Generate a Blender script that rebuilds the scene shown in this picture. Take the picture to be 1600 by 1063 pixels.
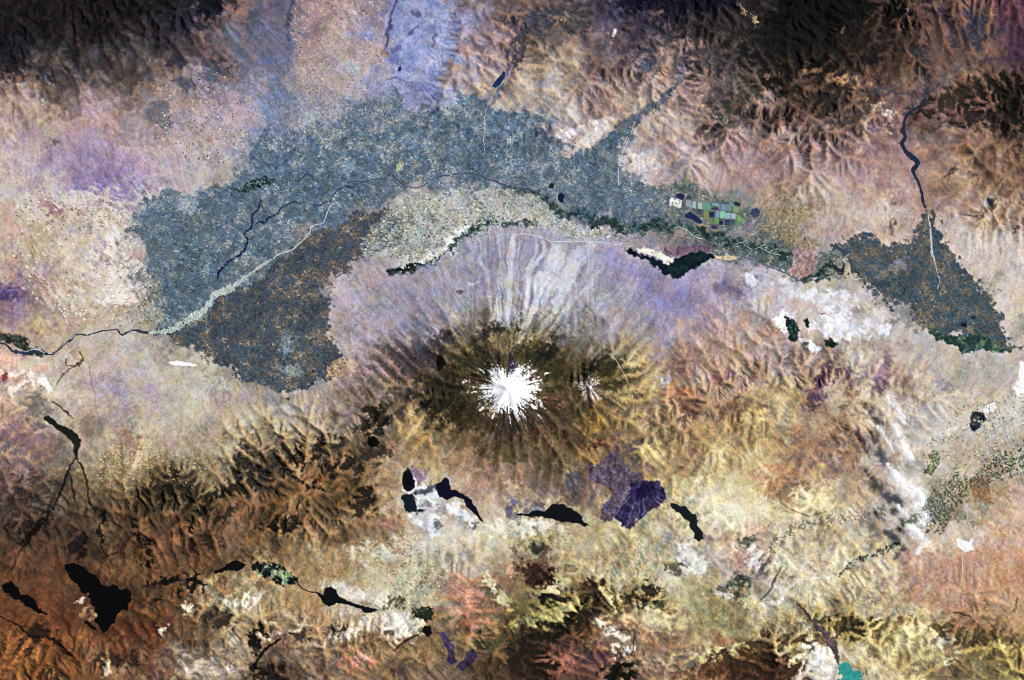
# Satellite view of a snow-capped volcano, an irrigated river plain and the hills round it.
# 1 Blender unit = 1 m.  Map positions are written in photograph pixels (1 px = 103 m on the ground).
import math, sys
import numpy as np
try:
    import bpy
except ImportError:
    bpy = None                       # lets the map be previewed outside Blender
PX = 103.0
CX, CY = 800.0, 531.5
CAM_H = 400000.0
SUN_EL, SUN_AZ = math.radians(51.0), (0.92, 0.39)     # sun stands to the upper right of the map
EXPOSURE = 0.50
SAT = 0.73                           # chroma of the soils
ALB = 0.60                           # ground albedo for a displayed linear value of 1

if bpy:
    scene = bpy.context.scene
    for o in list(bpy.data.objects): bpy.data.objects.remove(o)
    cam = bpy.data.cameras.new('camera')
    cam_o = bpy.data.objects.new('camera', cam); scene.collection.objects.link(cam_o)
    cam_o.location = (0, 0, CAM_H); cam_o.rotation_euler = (0, 0, 0)
    cam.sensor_width = 36.0
    cam.lens = 36.0 * CAM_H / (1600 * PX)
    cam.clip_start = 1000.0; cam.clip_end = 3.0e6
    scene.camera = cam_o
    world = bpy.data.worlds.new('World'); scene.world = world; world.use_nodes = True
    nt = world.node_tree; bg = nt.nodes['Background']
    sky = nt.nodes.new('ShaderNodeTexSky'); sky.sky_type = 'NISHITA'; sky.sun_disc = False
    sky.sun_elevation = SUN_EL
    sky.sun_rotation = math.atan2(SUN_AZ[0], SUN_AZ[1])
    nt.links.new(sky.outputs[0], bg.inputs[0]); bg.inputs[1].default_value = 0.06
    sun = bpy.data.lights.new('sun', 'SUN'); sun.energy = 4.0; sun.angle = math.radians(0.5)
    sun.color = (1.0, 0.965, 0.91)
    sun_o = bpy.data.objects.new('sun', sun); scene.collection.objects.link(sun_o)
    from mathutils import Vector
    n_ = math.hypot(*SUN_AZ)
    sd = Vector((SUN_AZ[0]/n_*math.cos(SUN_EL), SUN_AZ[1]/n_*math.cos(SUN_EL), math.sin(SUN_EL)))
    sun_o.rotation_euler = sd.to_track_quat('Z', 'Y').to_euler()
    scene.view_settings.view_transform = 'Standard'; scene.view_settings.look = 'None'
    scene.view_settings.exposure = EXPOSURE; scene.view_settings.gamma = 1.0
    scene.view_settings.use_curve_mapping = False
    scene.cycles.filter_width = 1.0          # the lens resolves down to the pixel

# ------------------------------------------------------------------ map grid and noise
S = 1.45
MARG = 70 * S
gx = np.arange(-MARG, 1600 + MARG + S, S).astype(np.float32)
gy = np.arange(-MARG, 1063 + MARG + S, S).astype(np.float32)
W, H = len(gx), len(gy)
X, Y = np.meshgrid(gx, gy)

def spline_taps(coords, step, origin, n):
    """Catmull-Rom indices and weights on a regular lattice"""
    t = (coords - origin) / step
    i = np.clip(np.floor(t).astype(int), 0, n - 1); f = np.clip(t - i, 0, 1).astype(np.float32)
    w = (-.5*f + f*f - .5*f**3, 1 - 2.5*f*f + 1.5*f**3, .5*f + 2*f*f - 1.5*f**3, -.5*f*f + .5*f**3)
    return [(np.clip(i + k - 1, 0, n - 1), w[k]) for k in range(4)]
def lattice(lat, gxx, gyy, sx, sy, ox, oy):
    a = 0
    for i, w in spline_taps(gxx, sx, ox, lat.shape[1]): a = a + lat[:, i]*w
    b = 0
    for j, w in spline_taps(gyy, sy, oy, lat.shape[0]): b = b + a[j]*w[:, None]
    return b

def gnoise(scale, seed, sy=None, gxx=None, gyy=None):
    gxx = gx if gxx is None else gxx; gyy = gy if gyy is None else gyy
    sy = sy or scale
    r = np.random.default_rng(seed)
    ox, oy = gxx[0] - scale * 2, gyy[0] - sy * 2
    nx, ny = int((gxx[-1] - ox) / scale) + 4, int((gyy[-1] - oy) / sy) + 4
    return lattice(r.standard_normal((ny, nx)).astype(np.float32), gxx, gyy, scale, sy, ox, oy)

def fbm(scale, seed, octs=4, gain=.55, gxx=None, gyy=None):
    a, amp, n2 = 0, 1.0, 0
    for k in range(octs):
        sc = scale / 2**k
        if sc < .9: break
        a = a + amp * gnoise(sc, seed + 17*k, None, gxx, gyy); n2 += amp*amp; amp *= gain
    return (a / math.sqrt(n2 * .6)).astype(np.float32)       # about unit deviation

def sample(a, x, y, g0=None, step=S):
    """bilinear read of a map array at photo-pixel coordinates"""
    x0, y0 = (gx[0], gy[0]) if g0 is None else g0
    u = np.clip((x - x0) / step, 0, a.shape[1] - 1.001); v = np.clip((y - y0) / step, 0, a.shape[0] - 1.001)
    i, j = u.astype(np.int32), v.astype(np.int32); f, g = u - i, v - j
    if a.ndim == 3: f, g = f[..., None], g[..., None]
    return (a[j, i]*(1-f) + a[j, i+1]*f)*(1-g) + (a[j+1, i]*(1-f) + a[j+1, i+1]*f)*g

def blur(a, r):
    """two box passes, radius in cells"""
    r = max(1, int(r))
    for _ in range(2):
        for ax in (0, 1):
            p = [(0, 0)] * a.ndim; p[ax] = (r + 1, r)
            c = np.cumsum(np.pad(a, p, mode='edge'), axis=ax, dtype=np.float64)
            n = a.shape[ax]
            a = ((np.take(c, np.arange(2*r+1, 2*r+1+n), ax) - np.take(c, np.arange(0, n), ax)) / (2*r+1)).astype(np.float32)
    return a

def smooth(e0, e1, x):
    t = np.clip((x - e0) / (e1 - e0), 0, 1); return t*t*(3 - 2*t)

def lift(c):
    c = np.clip(c, 0, 1); return np.clip(c + .06*smooth(.42, .72, c) - .02*smooth(.5, .2, c)*smooth(0, .2, c), 0, 1)

def hexc(h):
    return np.array([int(h[i:i+2], 16) / 255 for i in (0, 2, 4)], np.float32)

wa, wb = fbm(26, 1, 5), fbm(26, 2, 5)          # organic bending of outlines
fa, fb = fbm(6, 3, 3, .7), fbm(6, 4, 3, .7)    # ragged fine bending

def poly_sd(pts, x, y):
    """signed distance (px) to a closed outline, negative inside"""
    d = np.full(x.shape, 1e9, np.float32); ins = np.zeros(x.shape, bool)
    n = len(pts)
    for k in range(n):
        (ax, ay), (bx, by) = pts[k], pts[(k+1) % n]
        ex, ey = bx - ax, by - ay
        t = np.clip(((x-ax)*ex + (y-ay)*ey) / (ex*ex + ey*ey + 1e-9), 0, 1)
        d = np.minimum(d, (x-ax-t*ex)**2 + (y-ay-t*ey)**2)
        if ay != by:
            ins ^= ((ay > y) != (by > y)) & (x < (bx-ax)*(y-ay)/(by-ay) + ax)
    d = np.sqrt(d)
    return np.where(ins, -d, d)

def line_sd(pts, x, y):
    """distance to a polyline whose points carry half widths (x, y, w): distance minus width"""
    d = np.full(x.shape, 1e9, np.float32)
    for (ax, ay, aw), (bx, by, bw) in zip(pts[:-1], pts[1:]):
        ex, ey = bx - ax, by - ay
        t = np.clip(((x-ax)*ex + (y-ay)*ey) / (ex*ex + ey*ey + 1e-9), 0, 1)
        d = np.minimum(d, np.hypot(x-ax-t*ex, y-ay-t*ey) - (aw + t*(bw-aw)))
    return d

def window(x0, x1, y0, y1, pad):
    i0, i1 = np.searchsorted(gx, x0-pad), np.searchsorted(gx, x1+pad)
    j0, j1 = np.searchsorted(gy, y0-pad), np.searchsorted(gy, y1+pad)
    return slice(max(j0-1, 0), j1+1), slice(max(i0-1, 0), i1+1)

def pairs(s):
    v = [float(t) for t in s.replace(',', ' ').split()]
    return list(zip(v[0::2], v[1::2]))
def triples(s):
    v = [float(t) for t in s.replace(',', ' ').split()]
    return list(zip(v[0::3], v[1::3], v[2::3]))

def mask_of(kind, pts, soft, warp, fine):
    xs, ys = [p[0] for p in pts], [p[1] for p in pts]
    wmax = max(p[2] for p in pts) if kind == 'L' else 0
    w = window(min(xs), max(xs), min(ys), max(ys), soft + 2.5*warp + 2.5*fine + wmax + 3)
    x = X[w] + warp*wa[w] + fine*fa[w]; y = Y[w] + warp*wb[w] + fine*fb[w]
    sd = poly_sd(pts, x, y) if kind == 'P' else line_sd(pts, x, y)
    return w, sd, smooth(soft, -soft, sd)
# ------------------------------------------------------------------ relief
HG = """2000 2300 2000 1400 600 450 350 600 1000 1300 1800 2100 2300 2300 1900 1700 1900
1300 1200 1000 700 350 250 200 400 700 900 1200 1400 1700 1800 1500 1300 1700
700 600 500 350 200 120 100 150 200 350 500 800 1100 1200 900 1000 1500
350 350 250 100 60 40 30 40 50 60 150 300 450 500 450 700 1000
300 250 150 40 20 30 40 60 100 60 30 20 80 200 150 200 400
250 200 100 40 20 100 150 300 400 300 150 100 150 50 10 10 50
350 300 200 80 60 250 500 700 700 600 450 450 400 350 300 150 100
700 500 300 200 400 700 700 700 700 700 600 600 550 500 350 200 200
1000 900 800 900 1200 1200 800 600 600 600 650 500 450 400 350 300 350
1000 900 900 900 900 800 750 700 800 800 700 650 600 500 450 500 600
1100 1000 1000 950 900 900 900 1000 1200 1200 1000 900 900 800 700 700 800
1200 1100 1000 1000 1000 1100 1200 1300 1400 1400 1200 1100 1300 900 800 900 1000"""
RG = """.5 .5 .5 .5 .3 .2 .2 .4 .6 .8 .9 1 1 1 .8 .7 .8
.4 .3 .3 .3 .1 .1 .1 .4 .6 .7 .8 .8 .9 .9 .7 .7 .9
.15 .1 .1 .1 .05 0 0 .3 .3 .5 .45 .45 .6 .55 .45 .6 .9
.1 .1 .1 0 0 0 0 0 0 0 .08 .14 .16 .16 .18 .5 .6
.1 .1 .05 0 0 0 0 0 .05 .02 0 0 0 .05 0 .05 .15
.1 .1 .05 0 0 .05 .1 .2 .2 .2 .1 .15 .3 .05 0 0 0
.3 .1 .05 .02 0 .1 .2 .5 .5 .4 .25 .45 .5 .5 .35 .1 .05
.4 .3 .2 .2 .5 .6 .4 .4 .4 .4 .45 .5 .45 .42 .25 .1 .1
.7 .7 .7 .8 .9 .8 .3 .05 .2 .3 .4 .5 .4 .4 .2 .1 .2
.6 .5 .6 .7 .5 .3 .3 .3 .6 .6 .5 .4 .4 .35 .3 .12 .12
.6 .6 .6 .6 .6 .6 .5 .6 .9 .9 .7 .8 .8 .8 .8 .7 .7
.7 .7 .7 .7 .7 .7 .7 .8 .9 .9 .8 .8 .8 .8 .8 .8 .8"""
def ctrl(txt, gxx, gyy):
    g = np.array([[float(t) for t in l.split()] for l in txt.split('\n')], np.float32)
    return np.maximum(lattice(g, gxx, gyy, 100., 100., 0., 0.), 0)

VOLC = [(792, 606, 3500, 60, 1.0), (922, 604, 1350, 24, 1.1), (1000, 768, 280, 26, 1.3), (480, 772, 500, 60, 1.2),
        (230, 848, 500, 45, 1.2), (280, 742, 320, 22, 1.2), (1135, 207, 260, 22, 1.4), (585, 690, 90, 12, 2)]
def volcanoes(x, y):
    h = 0
    for cx, cy, a, r, p in VOLC: h = h + a*np.exp(-(np.hypot(x-cx, y-cy)/r)**p)
    return h

def erode(rough, tilt, seed_noise, cell, iters, kf, up):
    """landscape evolution: uplift against stream-power incision and creep, solved implicitly downstream first"""
    h, w = rough.shape; n = h*w
    idx = np.arange(n, dtype=np.int32).reshape(h, w)
    z = tilt + seed_noise
    rr = rough.ravel()
    for it in range(iters):
        z = z + up*rough
        best = np.zeros((h, w), np.float32); rec = idx.copy(); dist = np.ones((h, w), np.float32)
        zp = np.pad(z, 1, constant_values=1e9)
        for dj in (-1, 0, 1):
            for di in (-1, 0, 1):
                if di == 0 and dj == 0: continue
                dl = math.hypot(di, dj)
                s = (z - zp[1+dj:h+1+dj, 1+di:w+1+di]) * np.float32(1/dl)
                m = s > best
                best = np.where(m, s, best); rec = np.where(m, idx + (dj*w + di), rec); dist = np.where(m, np.float32(dl), dist)
        rec = rec.ravel(); r = rec.copy(); dep = (rec != idx.ravel()).astype(np.int32)
        for _ in range(20):
            d2 = dep[r]
            if not d2.any(): break
            dep = dep + d2; r = r[r]
        order = np.argsort(dep, kind='stable'); cuts = np.searchsorted(dep[order], np.arange(dep.max() + 2))
        A = np.ones(n)
        lev = [order[cuts[k]:cuts[k+1]] for k in range(len(cuts)-1)]
        for ix in lev[:0:-1]: np.add.at(A, rec[ix], A[ix])
        f = kf * np.sqrt(A) / dist.ravel()
        zf = z.ravel().astype(np.float64)
        for ix in lev[1:]:
            zf[ix] = (zf[ix] + f[ix]*zf[rec[ix]]) / (1 + f[ix])
        z = zf.reshape(h, w).astype(np.float32)
        z[1:-1, 1:-1] += .04*(z[2:, 1:-1] + z[:-2, 1:-1] + z[1:-1, 2:] + z[1:-1, :-2] - 4*z[1:-1, 1:-1])
    return z, A.reshape(h, w).astype(np.float32)

C2 = 2*S
ex, ey = np.arange(gx[0], gx[-1] + C2, C2).astype(np.float32), np.arange(gy[0], gy[-1] + C2, C2).astype(np.float32)
EX, EY = np.meshgrid(ex, ey)
e_t = ctrl(HG, ex, ey) + volcanoes(EX, EY)
e_r = np.clip(ctrl(RG, ex, ey) * (1 + .25*fbm(90, 31, 3, .5, ex, ey)), 0, 1.3)
# valleys and basins that carry the water away (base levels of the carving)
DRAINS = ['-100 900 0 912 60 950 110 890 160 940 260 905 360 882 460 905 505 930 590 952 665 985 640 1000 560 1100', '690 760 756 816 860 806 930 815 1060 795 1098 845 1190 935 1305 898 1420 830 1500 750 1600 690 1720 640',
          '1240 945 1300 1010 1320 1063 1330 1170', '440 1000 402 1030 380 1170', '-100 800 45 845 86 795 118 700 75 650 70 600', '835 895 800 1000 770 1170', '990 985 960 1050 950 1170', '1110 850 1080 930 1130 1000 1150 1170',
          '1390 940 1480 1000 1500 1170', '1600 960 1720 980', '0 545 130 530 240 520 330 470 480 370 560 290 700 280 860 310 1000 360 1160 385 1250 430 1480 530 1720 560', '1445 320 1410 220 1445 155 1500 110 1720 60', '1445 150 1330 120 1290 60 1280 -110',
          '960 230 1050 140 1060 90 1000 40 990 -110', '782 136 800 90 830 40 850 -110', '452 250 450 0 455 -110', '612 100 622 0 625 -110', '640 735 690 760', '1600 200 1720 210', '1180 -110 1170 60 1060 100']
d_dr = np.full(EX.shape, 1e9, np.float32)
for t_ in DRAINS: d_dr = np.minimum(d_dr, line_sd([(a_, b_, 0) for a_, b_ in pairs(t_)], EX + 6*fbm(40, 36, 3, .6, ex, ey), EY + 6*fbm(40, 37, 3, .6, ex, ey)))
tilt = np.minimum(.35*e_t, 1500) + 9.*np.minimum(d_dr, 90)*smooth(0, .3, e_r) + volcanoes(EX, EY)*.6
ez, eA = erode(np.maximum(e_r*smooth(1, 9, d_dr), .004), tilt, (2 + 40*e_r)*fbm(30, 35, 5, .7, ex, ey), 1.0, 28, .15, 28.)
ROUGH = sample(e_r, X, Y, (ex[0], ey[0]), C2)
g0_ = (ex[0], ey[0])
z1, A1 = erode(np.maximum(ROUGH*smooth(1, 7, sample(d_dr, X, Y, g0_, C2)), .004), sample(ez, X, Y, g0_, C2), ROUGH*26*fbm(5, 41, 2, .8), 1.0, 6, .15, 24.)
FLOW = np.log(A1)
e_t2 = e_t + e_r*90*fbm(80, 33, 2, .5, ex, ey)
CONE = np.clip(np.exp(-(np.hypot(X-800, Y-605)/105)**3), 0, 1)
Z = (z1 - blur(z1, 30))*(.50 - .3*CONE) + (z1 - blur(z1, 6))*(.7 + .55*smooth(.35, .7, ROUGH) - .5*CONE) + sample(e_t2, X, Y, g0_, C2)
Z = Z + ROUGH * 9*fbm(3, 43, 1)
BROAD = sample(blur(e_t, 7), X, Y, (ex[0], ey[0]), C2)

# streaks that follow the fall of the land (line integral of noise)
def streaks(seed, steps, scale=1.5):
    dy, dx = np.gradient(BROAD)
    m = np.hypot(dx, dy) + 1e-6; dx, dy = (dx/m + .25*wa).astype(np.float32), (dy/m + .25*wb).astype(np.float32)
    nz = gnoise(scale, seed).astype(np.float32); acc = nz.copy()
    jj, ii = np.meshgrid(np.arange(H, dtype=np.float32), np.arange(W, dtype=np.float32), indexing='ij')
    for sg in (-1, 1):
        px, py = ii.copy(), jj.copy()
        k_ = (py.astype(np.int32), px.astype(np.int32))
        for k in range(steps):
            px += sg*1.1*dx[k_]; py += sg*1.1*dy[k_]
            np.clip(px, 0, W-1, px); np.clip(py, 0, H-1, py)
            k_ = ((py + .5).astype(np.int32).clip(0, H-1), (px + .5).astype(np.int32).clip(0, W-1))
            acc += nz[k_] * np.float32(1 - k/steps)
    acc -= blur(acc, 12)
    return (acc / acc.std()).astype(np.float32)
ST = streaks(51, 12)
ST2 = streaks(52, 16, 2.6)
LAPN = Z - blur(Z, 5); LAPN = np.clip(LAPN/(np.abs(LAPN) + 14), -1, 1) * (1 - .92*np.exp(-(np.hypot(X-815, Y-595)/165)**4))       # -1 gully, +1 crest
# ------------------------------------------------------------------ ground cover colours
CG = """2a2428 302528 3a2b2b 2c2226 2b262b 35323a 3a3745 8a7068 6a6a7c 9a8280 a08a85 94868a 7f88b0 9096b4 8a8494 7c6a66 7d6a62 665d58 5d5660 453f55 38344e 302d3c 4a4148 3d3538 181614 1a1814 1c1a14 4a3b30 6a5348 755a50 8a6a56 75525a
2b2530 3f3c3c 3a3636 4c4846 4d494c 4f4a50 7a6660 6f7080 6d6f88 9a8880 a3948c a1979c 7f86ae 96a0c0 998a8c 9a8078 8f7e6c 9c8a76 8a7874 7a6a6a 685c60 8a7468 5c5350 49433e 25201c 463a30 44392f 584539 6e5648 705a52 7f6754 5f4858
8a7468 5f544f 6b625c 605854 8f7c68 8f7a70 7a7480 857c80 79808f a6968c a89c94 a8a2a6 8d95b8 a3aac2 9a8d8a aa9a88 b0a08a a0968a 967e74 9c887a a08c7c 98807a 655a56 6e5e50 40372f 66523f 5a4638 72584a 75604f 7c6656 856a56 6c5348
ab927a a89880 a0887c a48880 7f777a 9a8c86 a69890 a0949a 7a8494 9a9090 a09a98 9aa0a8 8c8ea4 7f8098 a09a92 a49884 b0a590 a79c94 a79488 b5a690 ac9a88 a69286 8f8070 7d6e60 7a6252 6d5646 8a755c 7c6358 7f6c66 80605a 6e544c 4f4038
b49e92 9a8e8c 94829a a893a0 b0a298 a59f98 b3a89c a39a9a 8c9298 8f8d8f 8a8f90 7e8a92 868a90 8c9098 7d8794 76828f 76828f b8a8a0 b5a8a0 a09a98 b8aaa0 ab9890 9a887e 99807a a38c7e 90776c 947a70 a08078 9a7d74 967a66 8a705a 7d6650
c3b3a2 a99ca0 93849c 8f80a0 a094a0 b5a8a0 b8ab9e 8f9490 6f7d84 75808a 7a8488 76828a 7a848a 808890 80868c 7a828e 7c858a 7d868a 858a8a b0a8a0 bdaea2 b09a90 b59c8c b49a88 ab9684 b0a08c ab9488 b09684 a38a7c 9a7f66 a08468 8a6e54
bfae98 b9a090 c4b4a2 c0b2a0 8c8e88 8f9598 80888a 707a80 747e84 7c8488 7c8288 8a8a82 98988a a09c90 a09a90 a09c94 98968c 8e908c 82888a 848a8a 8a8c88 7a8078 80857a 8a8478 a8947c b4a694 b5a390 c8b39c b0988a a58878 b8a284 a58c74
c0aa96 b5a488 cdbda8 d0c4b2 7d8484 78807c 747e80 6e7880 767c80 807e7c 7c7e7c 7e8280 98988c b0b0a4 8a9090 a09a9c 9c98a6 b0b0b4 a8a6b4 9c94a0 8a8888 807a80 7d7c7c 808480 7c8480 a5938c a8988c b0a090 90887c c0b0a0 c4b4a2 c8b8a8
b8a08e a89684 bba891 d2c4b0 9a948a 6c767a 747a7c 6f777c 7f7a74 7c7a76 8a8480 a5a09a a09498 a090a4 9c90ac a09cae a9a6b4 b4b6bc adaab4 9a90a8 8a86a0 9a90a4 a49aa0 b0a8b4 b8aeae b0ac98 a89c8c 75787c 7a7a7c 77777a b8a898 c8b5a4
8a7488 a0887c b09a80 b5a890 908c80 727a7c 7d8280 747476 706e6e 74767a a69898 a498a8 a09098 a08e98 a09a9c ac9f90 b4a896 b4ac9c aaa298 a8a0a0 9088a0 9a8c98 9c8e9c a89c98 b4acac c8c4c8 d0ccc8 b8b0a8 80807a 7a7c78 7c8076 c8b8a0
a08c7c a8917c b0a08a b4a8a0 b0a49c 8a847c 78766e 747070 787876 7c8680 a0988c a0929a 8f7f7c 786c62 857560 7a6c4c 857550 6c6040 8a7650 b09a70 a08e7c 9c8a8c a68a88 ab9080 a08a84 b0a094 b4a898 b5a59a b8aca4 aaa49e a8a29a b0a8a0
d0a898 d0b8a4 b0a090 b0a094 b0a498 b4a99a b8ae9c 8f8a80 7f8478 7c847c b89c84 a08a90 7f6c66 6a5a48 5a5034 6a5a3c 5c5030 6a5a38 6a5c3e a08a64 a89268 a8907c b09478 a88c74 a69080 a08678 a89480 a89088 b0a090 c0a890 a8a098 aca49c
b49c84 b0a08c b09c90 a0928c b0a494 b4a892 b4a690 b4a48e b0a096 a69690 a08e86 7a6c5e 8a7460 7a6848 5c4c30 60503a 64543a 705e3e 7c6a48 98805a b09a74 a88c74 a48468 a88e6c a49070 9c846c b0987c b8a590 b0a498 c0b0a0 c0b4a4 d4ccc0
9c8478 907c6c 8f8474 ab9c82 b0a48a ab9c84 b0a084 b4a284 a89878 a08e70 8a7a60 6c5c48 a58a64 a48c64 7c684c 6a5640 6c5a44 7d6848 907448 98805a a48e6c a0866a a0845f ac9468 b09a74 9c8068 94785f b4a08c c0b0a4 b8ac9a b8a898 a8a294
7c6460 7c6c5c 80705c a09070 907c58 7d705a 887c60 7a6c52 7a6650 8a6c4e 76603f 80684a a89078 b09a7c a88c70 9a8068 8f7c66 86745c 80684f 7a6468 b09468 ac9468 bca274 c8b488 ac8a6c a58470 a88c78 b09888 c0b4a8 a8a08c a89884 9c9484
665448 584a3c 5c4e3e 80684a 685538 54442c 6a5438 806444 765838 8a6a44 705a38 7f6848 b49c80 b8b4b0 b09884 b09884 8f7c6c 8c7a68 887468 8c7870 b8a070 d4c494 e0d0a0 d8c48c b0946c d8c08c b0987c b4a08c c8c0b8 7c8070 a08a70 c0a08c
503c30 604a38 4c3c2c 5c4630 5c4030 8a6444 6c5038 8c6c50 7c623f 9a7c58 8a7050 957c60 a08a74 c4bcb0 b8b09c c8b894 c4b898 c8b898 b8a880 b0a078 b8a888 a09080 d0b898 c49880 d0c098 a89878 c4b090 988c80 b0a89c c0ac98 c8b4a0 cca488
7a5438 6a4a34 6f5038 8a6040 80603a 6a4c30 7c5c3c 6c5a40 94805c a08864 a48e68 b8a884 bcae90 b4a68c ac9884 b0a088 6c5040 a89470 b4a47c b4a884 b8b094 c0b8a0 ac9c8c a89890 c8b898 d0bc90 d4c090 d8c498 b08c78 b88870 c08c70 c88c6c
704628 7a4c2e 6a4a34 5a3c28 5c4430 6f5038 a08a68 b0a080 a88c68 9a7c58 a4947c ccbca0 c0b898 8c846c b07c64 8c6c54 988860 8f8454 58482e 8c7c54 c4b080 b0a478 a09470 a0967c c8b898 c4b490 b0a080 b0a07c c0b08c a87c60 b07c5c a87c54
84542f 7c4e2c 784a2c 885c3c 744826 6c5038 7a6448 a8947c a0885f a4886a 9c8464 9c8060 a89070 947c58 90784f 8c744f 604c30 503e28 7c5c44 a88c74 9c8060 a89474 a08e68 98865c a89068 b8a068 94804c 7c6a42 c8b478 9c8868 8a7450 8c7448
9a6838 84582c 7c5434 8c7050 6c4c3c 9c8870 b09c8c 8c7c68 6c5440 8c7864 a08464 a07c5c 8c7454 86705c 7c6a58 5c4830 3c2c20 7c5448 7c5850 7c6654 9c8068 a07c60 6c4c34 6c4a30 6a4c3a d8ccb8 b8a888 d0b888 c4b07c 947c58 80744c b09c64"""
cg = np.array([[hexc(t) for t in l.split()] for l in CG.split('\n')], np.float32)   # 50 px cells
def base_colour():
    bx, by = X + 13*wa + 4*fa, Y + 13*wb + 4*fb
    u, v = (bx - 25)/50., (by - 25.3)/50.62
    pad = np.pad(cg, ((3, 3), (3, 3), (0, 0)), mode='edge')
    smoothc = sample(pad, u + 3, v + 3, (0, 0), 1.0)
    # patchy version: nearest cell, strongly bent
    qx, qy = X + 26*fbm(45, 5, 5, .6), Y + 26*fbm(45, 6, 5, .6)
    i = np.clip(np.rint((qx-25)/50.), 0, 31).astype(int); j = np.clip(np.rint((qy-25.3)/50.62), 0, 20).astype(int)
    return .62*smoothc + .38*cg[j, i]
COL = base_colour()

def paint(kind, hexs, pts, op=1.0, soft=1.5, warp=1.5, fine=.8, mott=.0, key=None, speck=0):
    pts = pairs(pts) if kind == 'P' else triples(pts)
    w, sd, m = mask_of(kind, pts, soft, warp, fine)
    cs = [hexc(h) for h in hexs.split()]
    c = np.broadcast_to(cs[0], COL[w].shape)
    if len(cs) > 1:
        t = smooth(-.5, .9, fm[w])[..., None]; c = c*(1-t) + cs[1]*t
    if mott: c = c * (1 + .5*mott*fs[w])[..., None]
    if speck: m = m * smooth(speck - .5, speck + .5, fs[w] + .5*fm[w])
    a = (m*op)[..., None]
    COL[w] = COL[w]*(1-a) + c*a
    if key:
        r = np.zeros((H, W), np.float32); r[w] = m; MASK[key] = np.maximum(MASK.get(key, 0), r)
    return w, sd, m
def blotch(x, y, rx, ry, hexs, op=.8, soft=.5, warp=3, ang=0, mott=0):
    """soft-edged patch of a different ground"""
    R = max(rx, ry)
    w = window(x-R, x+R, y-R, y+R, 3*warp + R*soft + 4)
    dx, dy = X[w] + warp*wa[w]*.6 + warp*fa[w]*.7 - x, Y[w] + warp*wb[w]*.6 + warp*fb[w]*.7 - y
    a = math.radians(ang); u, v = dx*math.cos(a) + dy*math.sin(a), -dx*math.sin(a) + dy*math.cos(a)
    c_ = hexc(hexs); low = 1 if c_.mean() < COL[w].mean() else -1       # dark scrub keeps to gullies, pale ground to crests
    d = np.hypot(u/rx, v/ry) + .38*low*LAPN[w] + .10*fs[w]
    m = (smooth(1 + soft, 1 - soft, d)*op)[..., None]
    c = c_ * (1 + .35*mott*fs[w])[..., None] if mott else c_
    COL[w] = COL[w]*(1-m) + c*m
MASK = {}
fm, fs = fbm(9, 7, 4, .65), fbm(2.4, 8, 2, .8)

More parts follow.
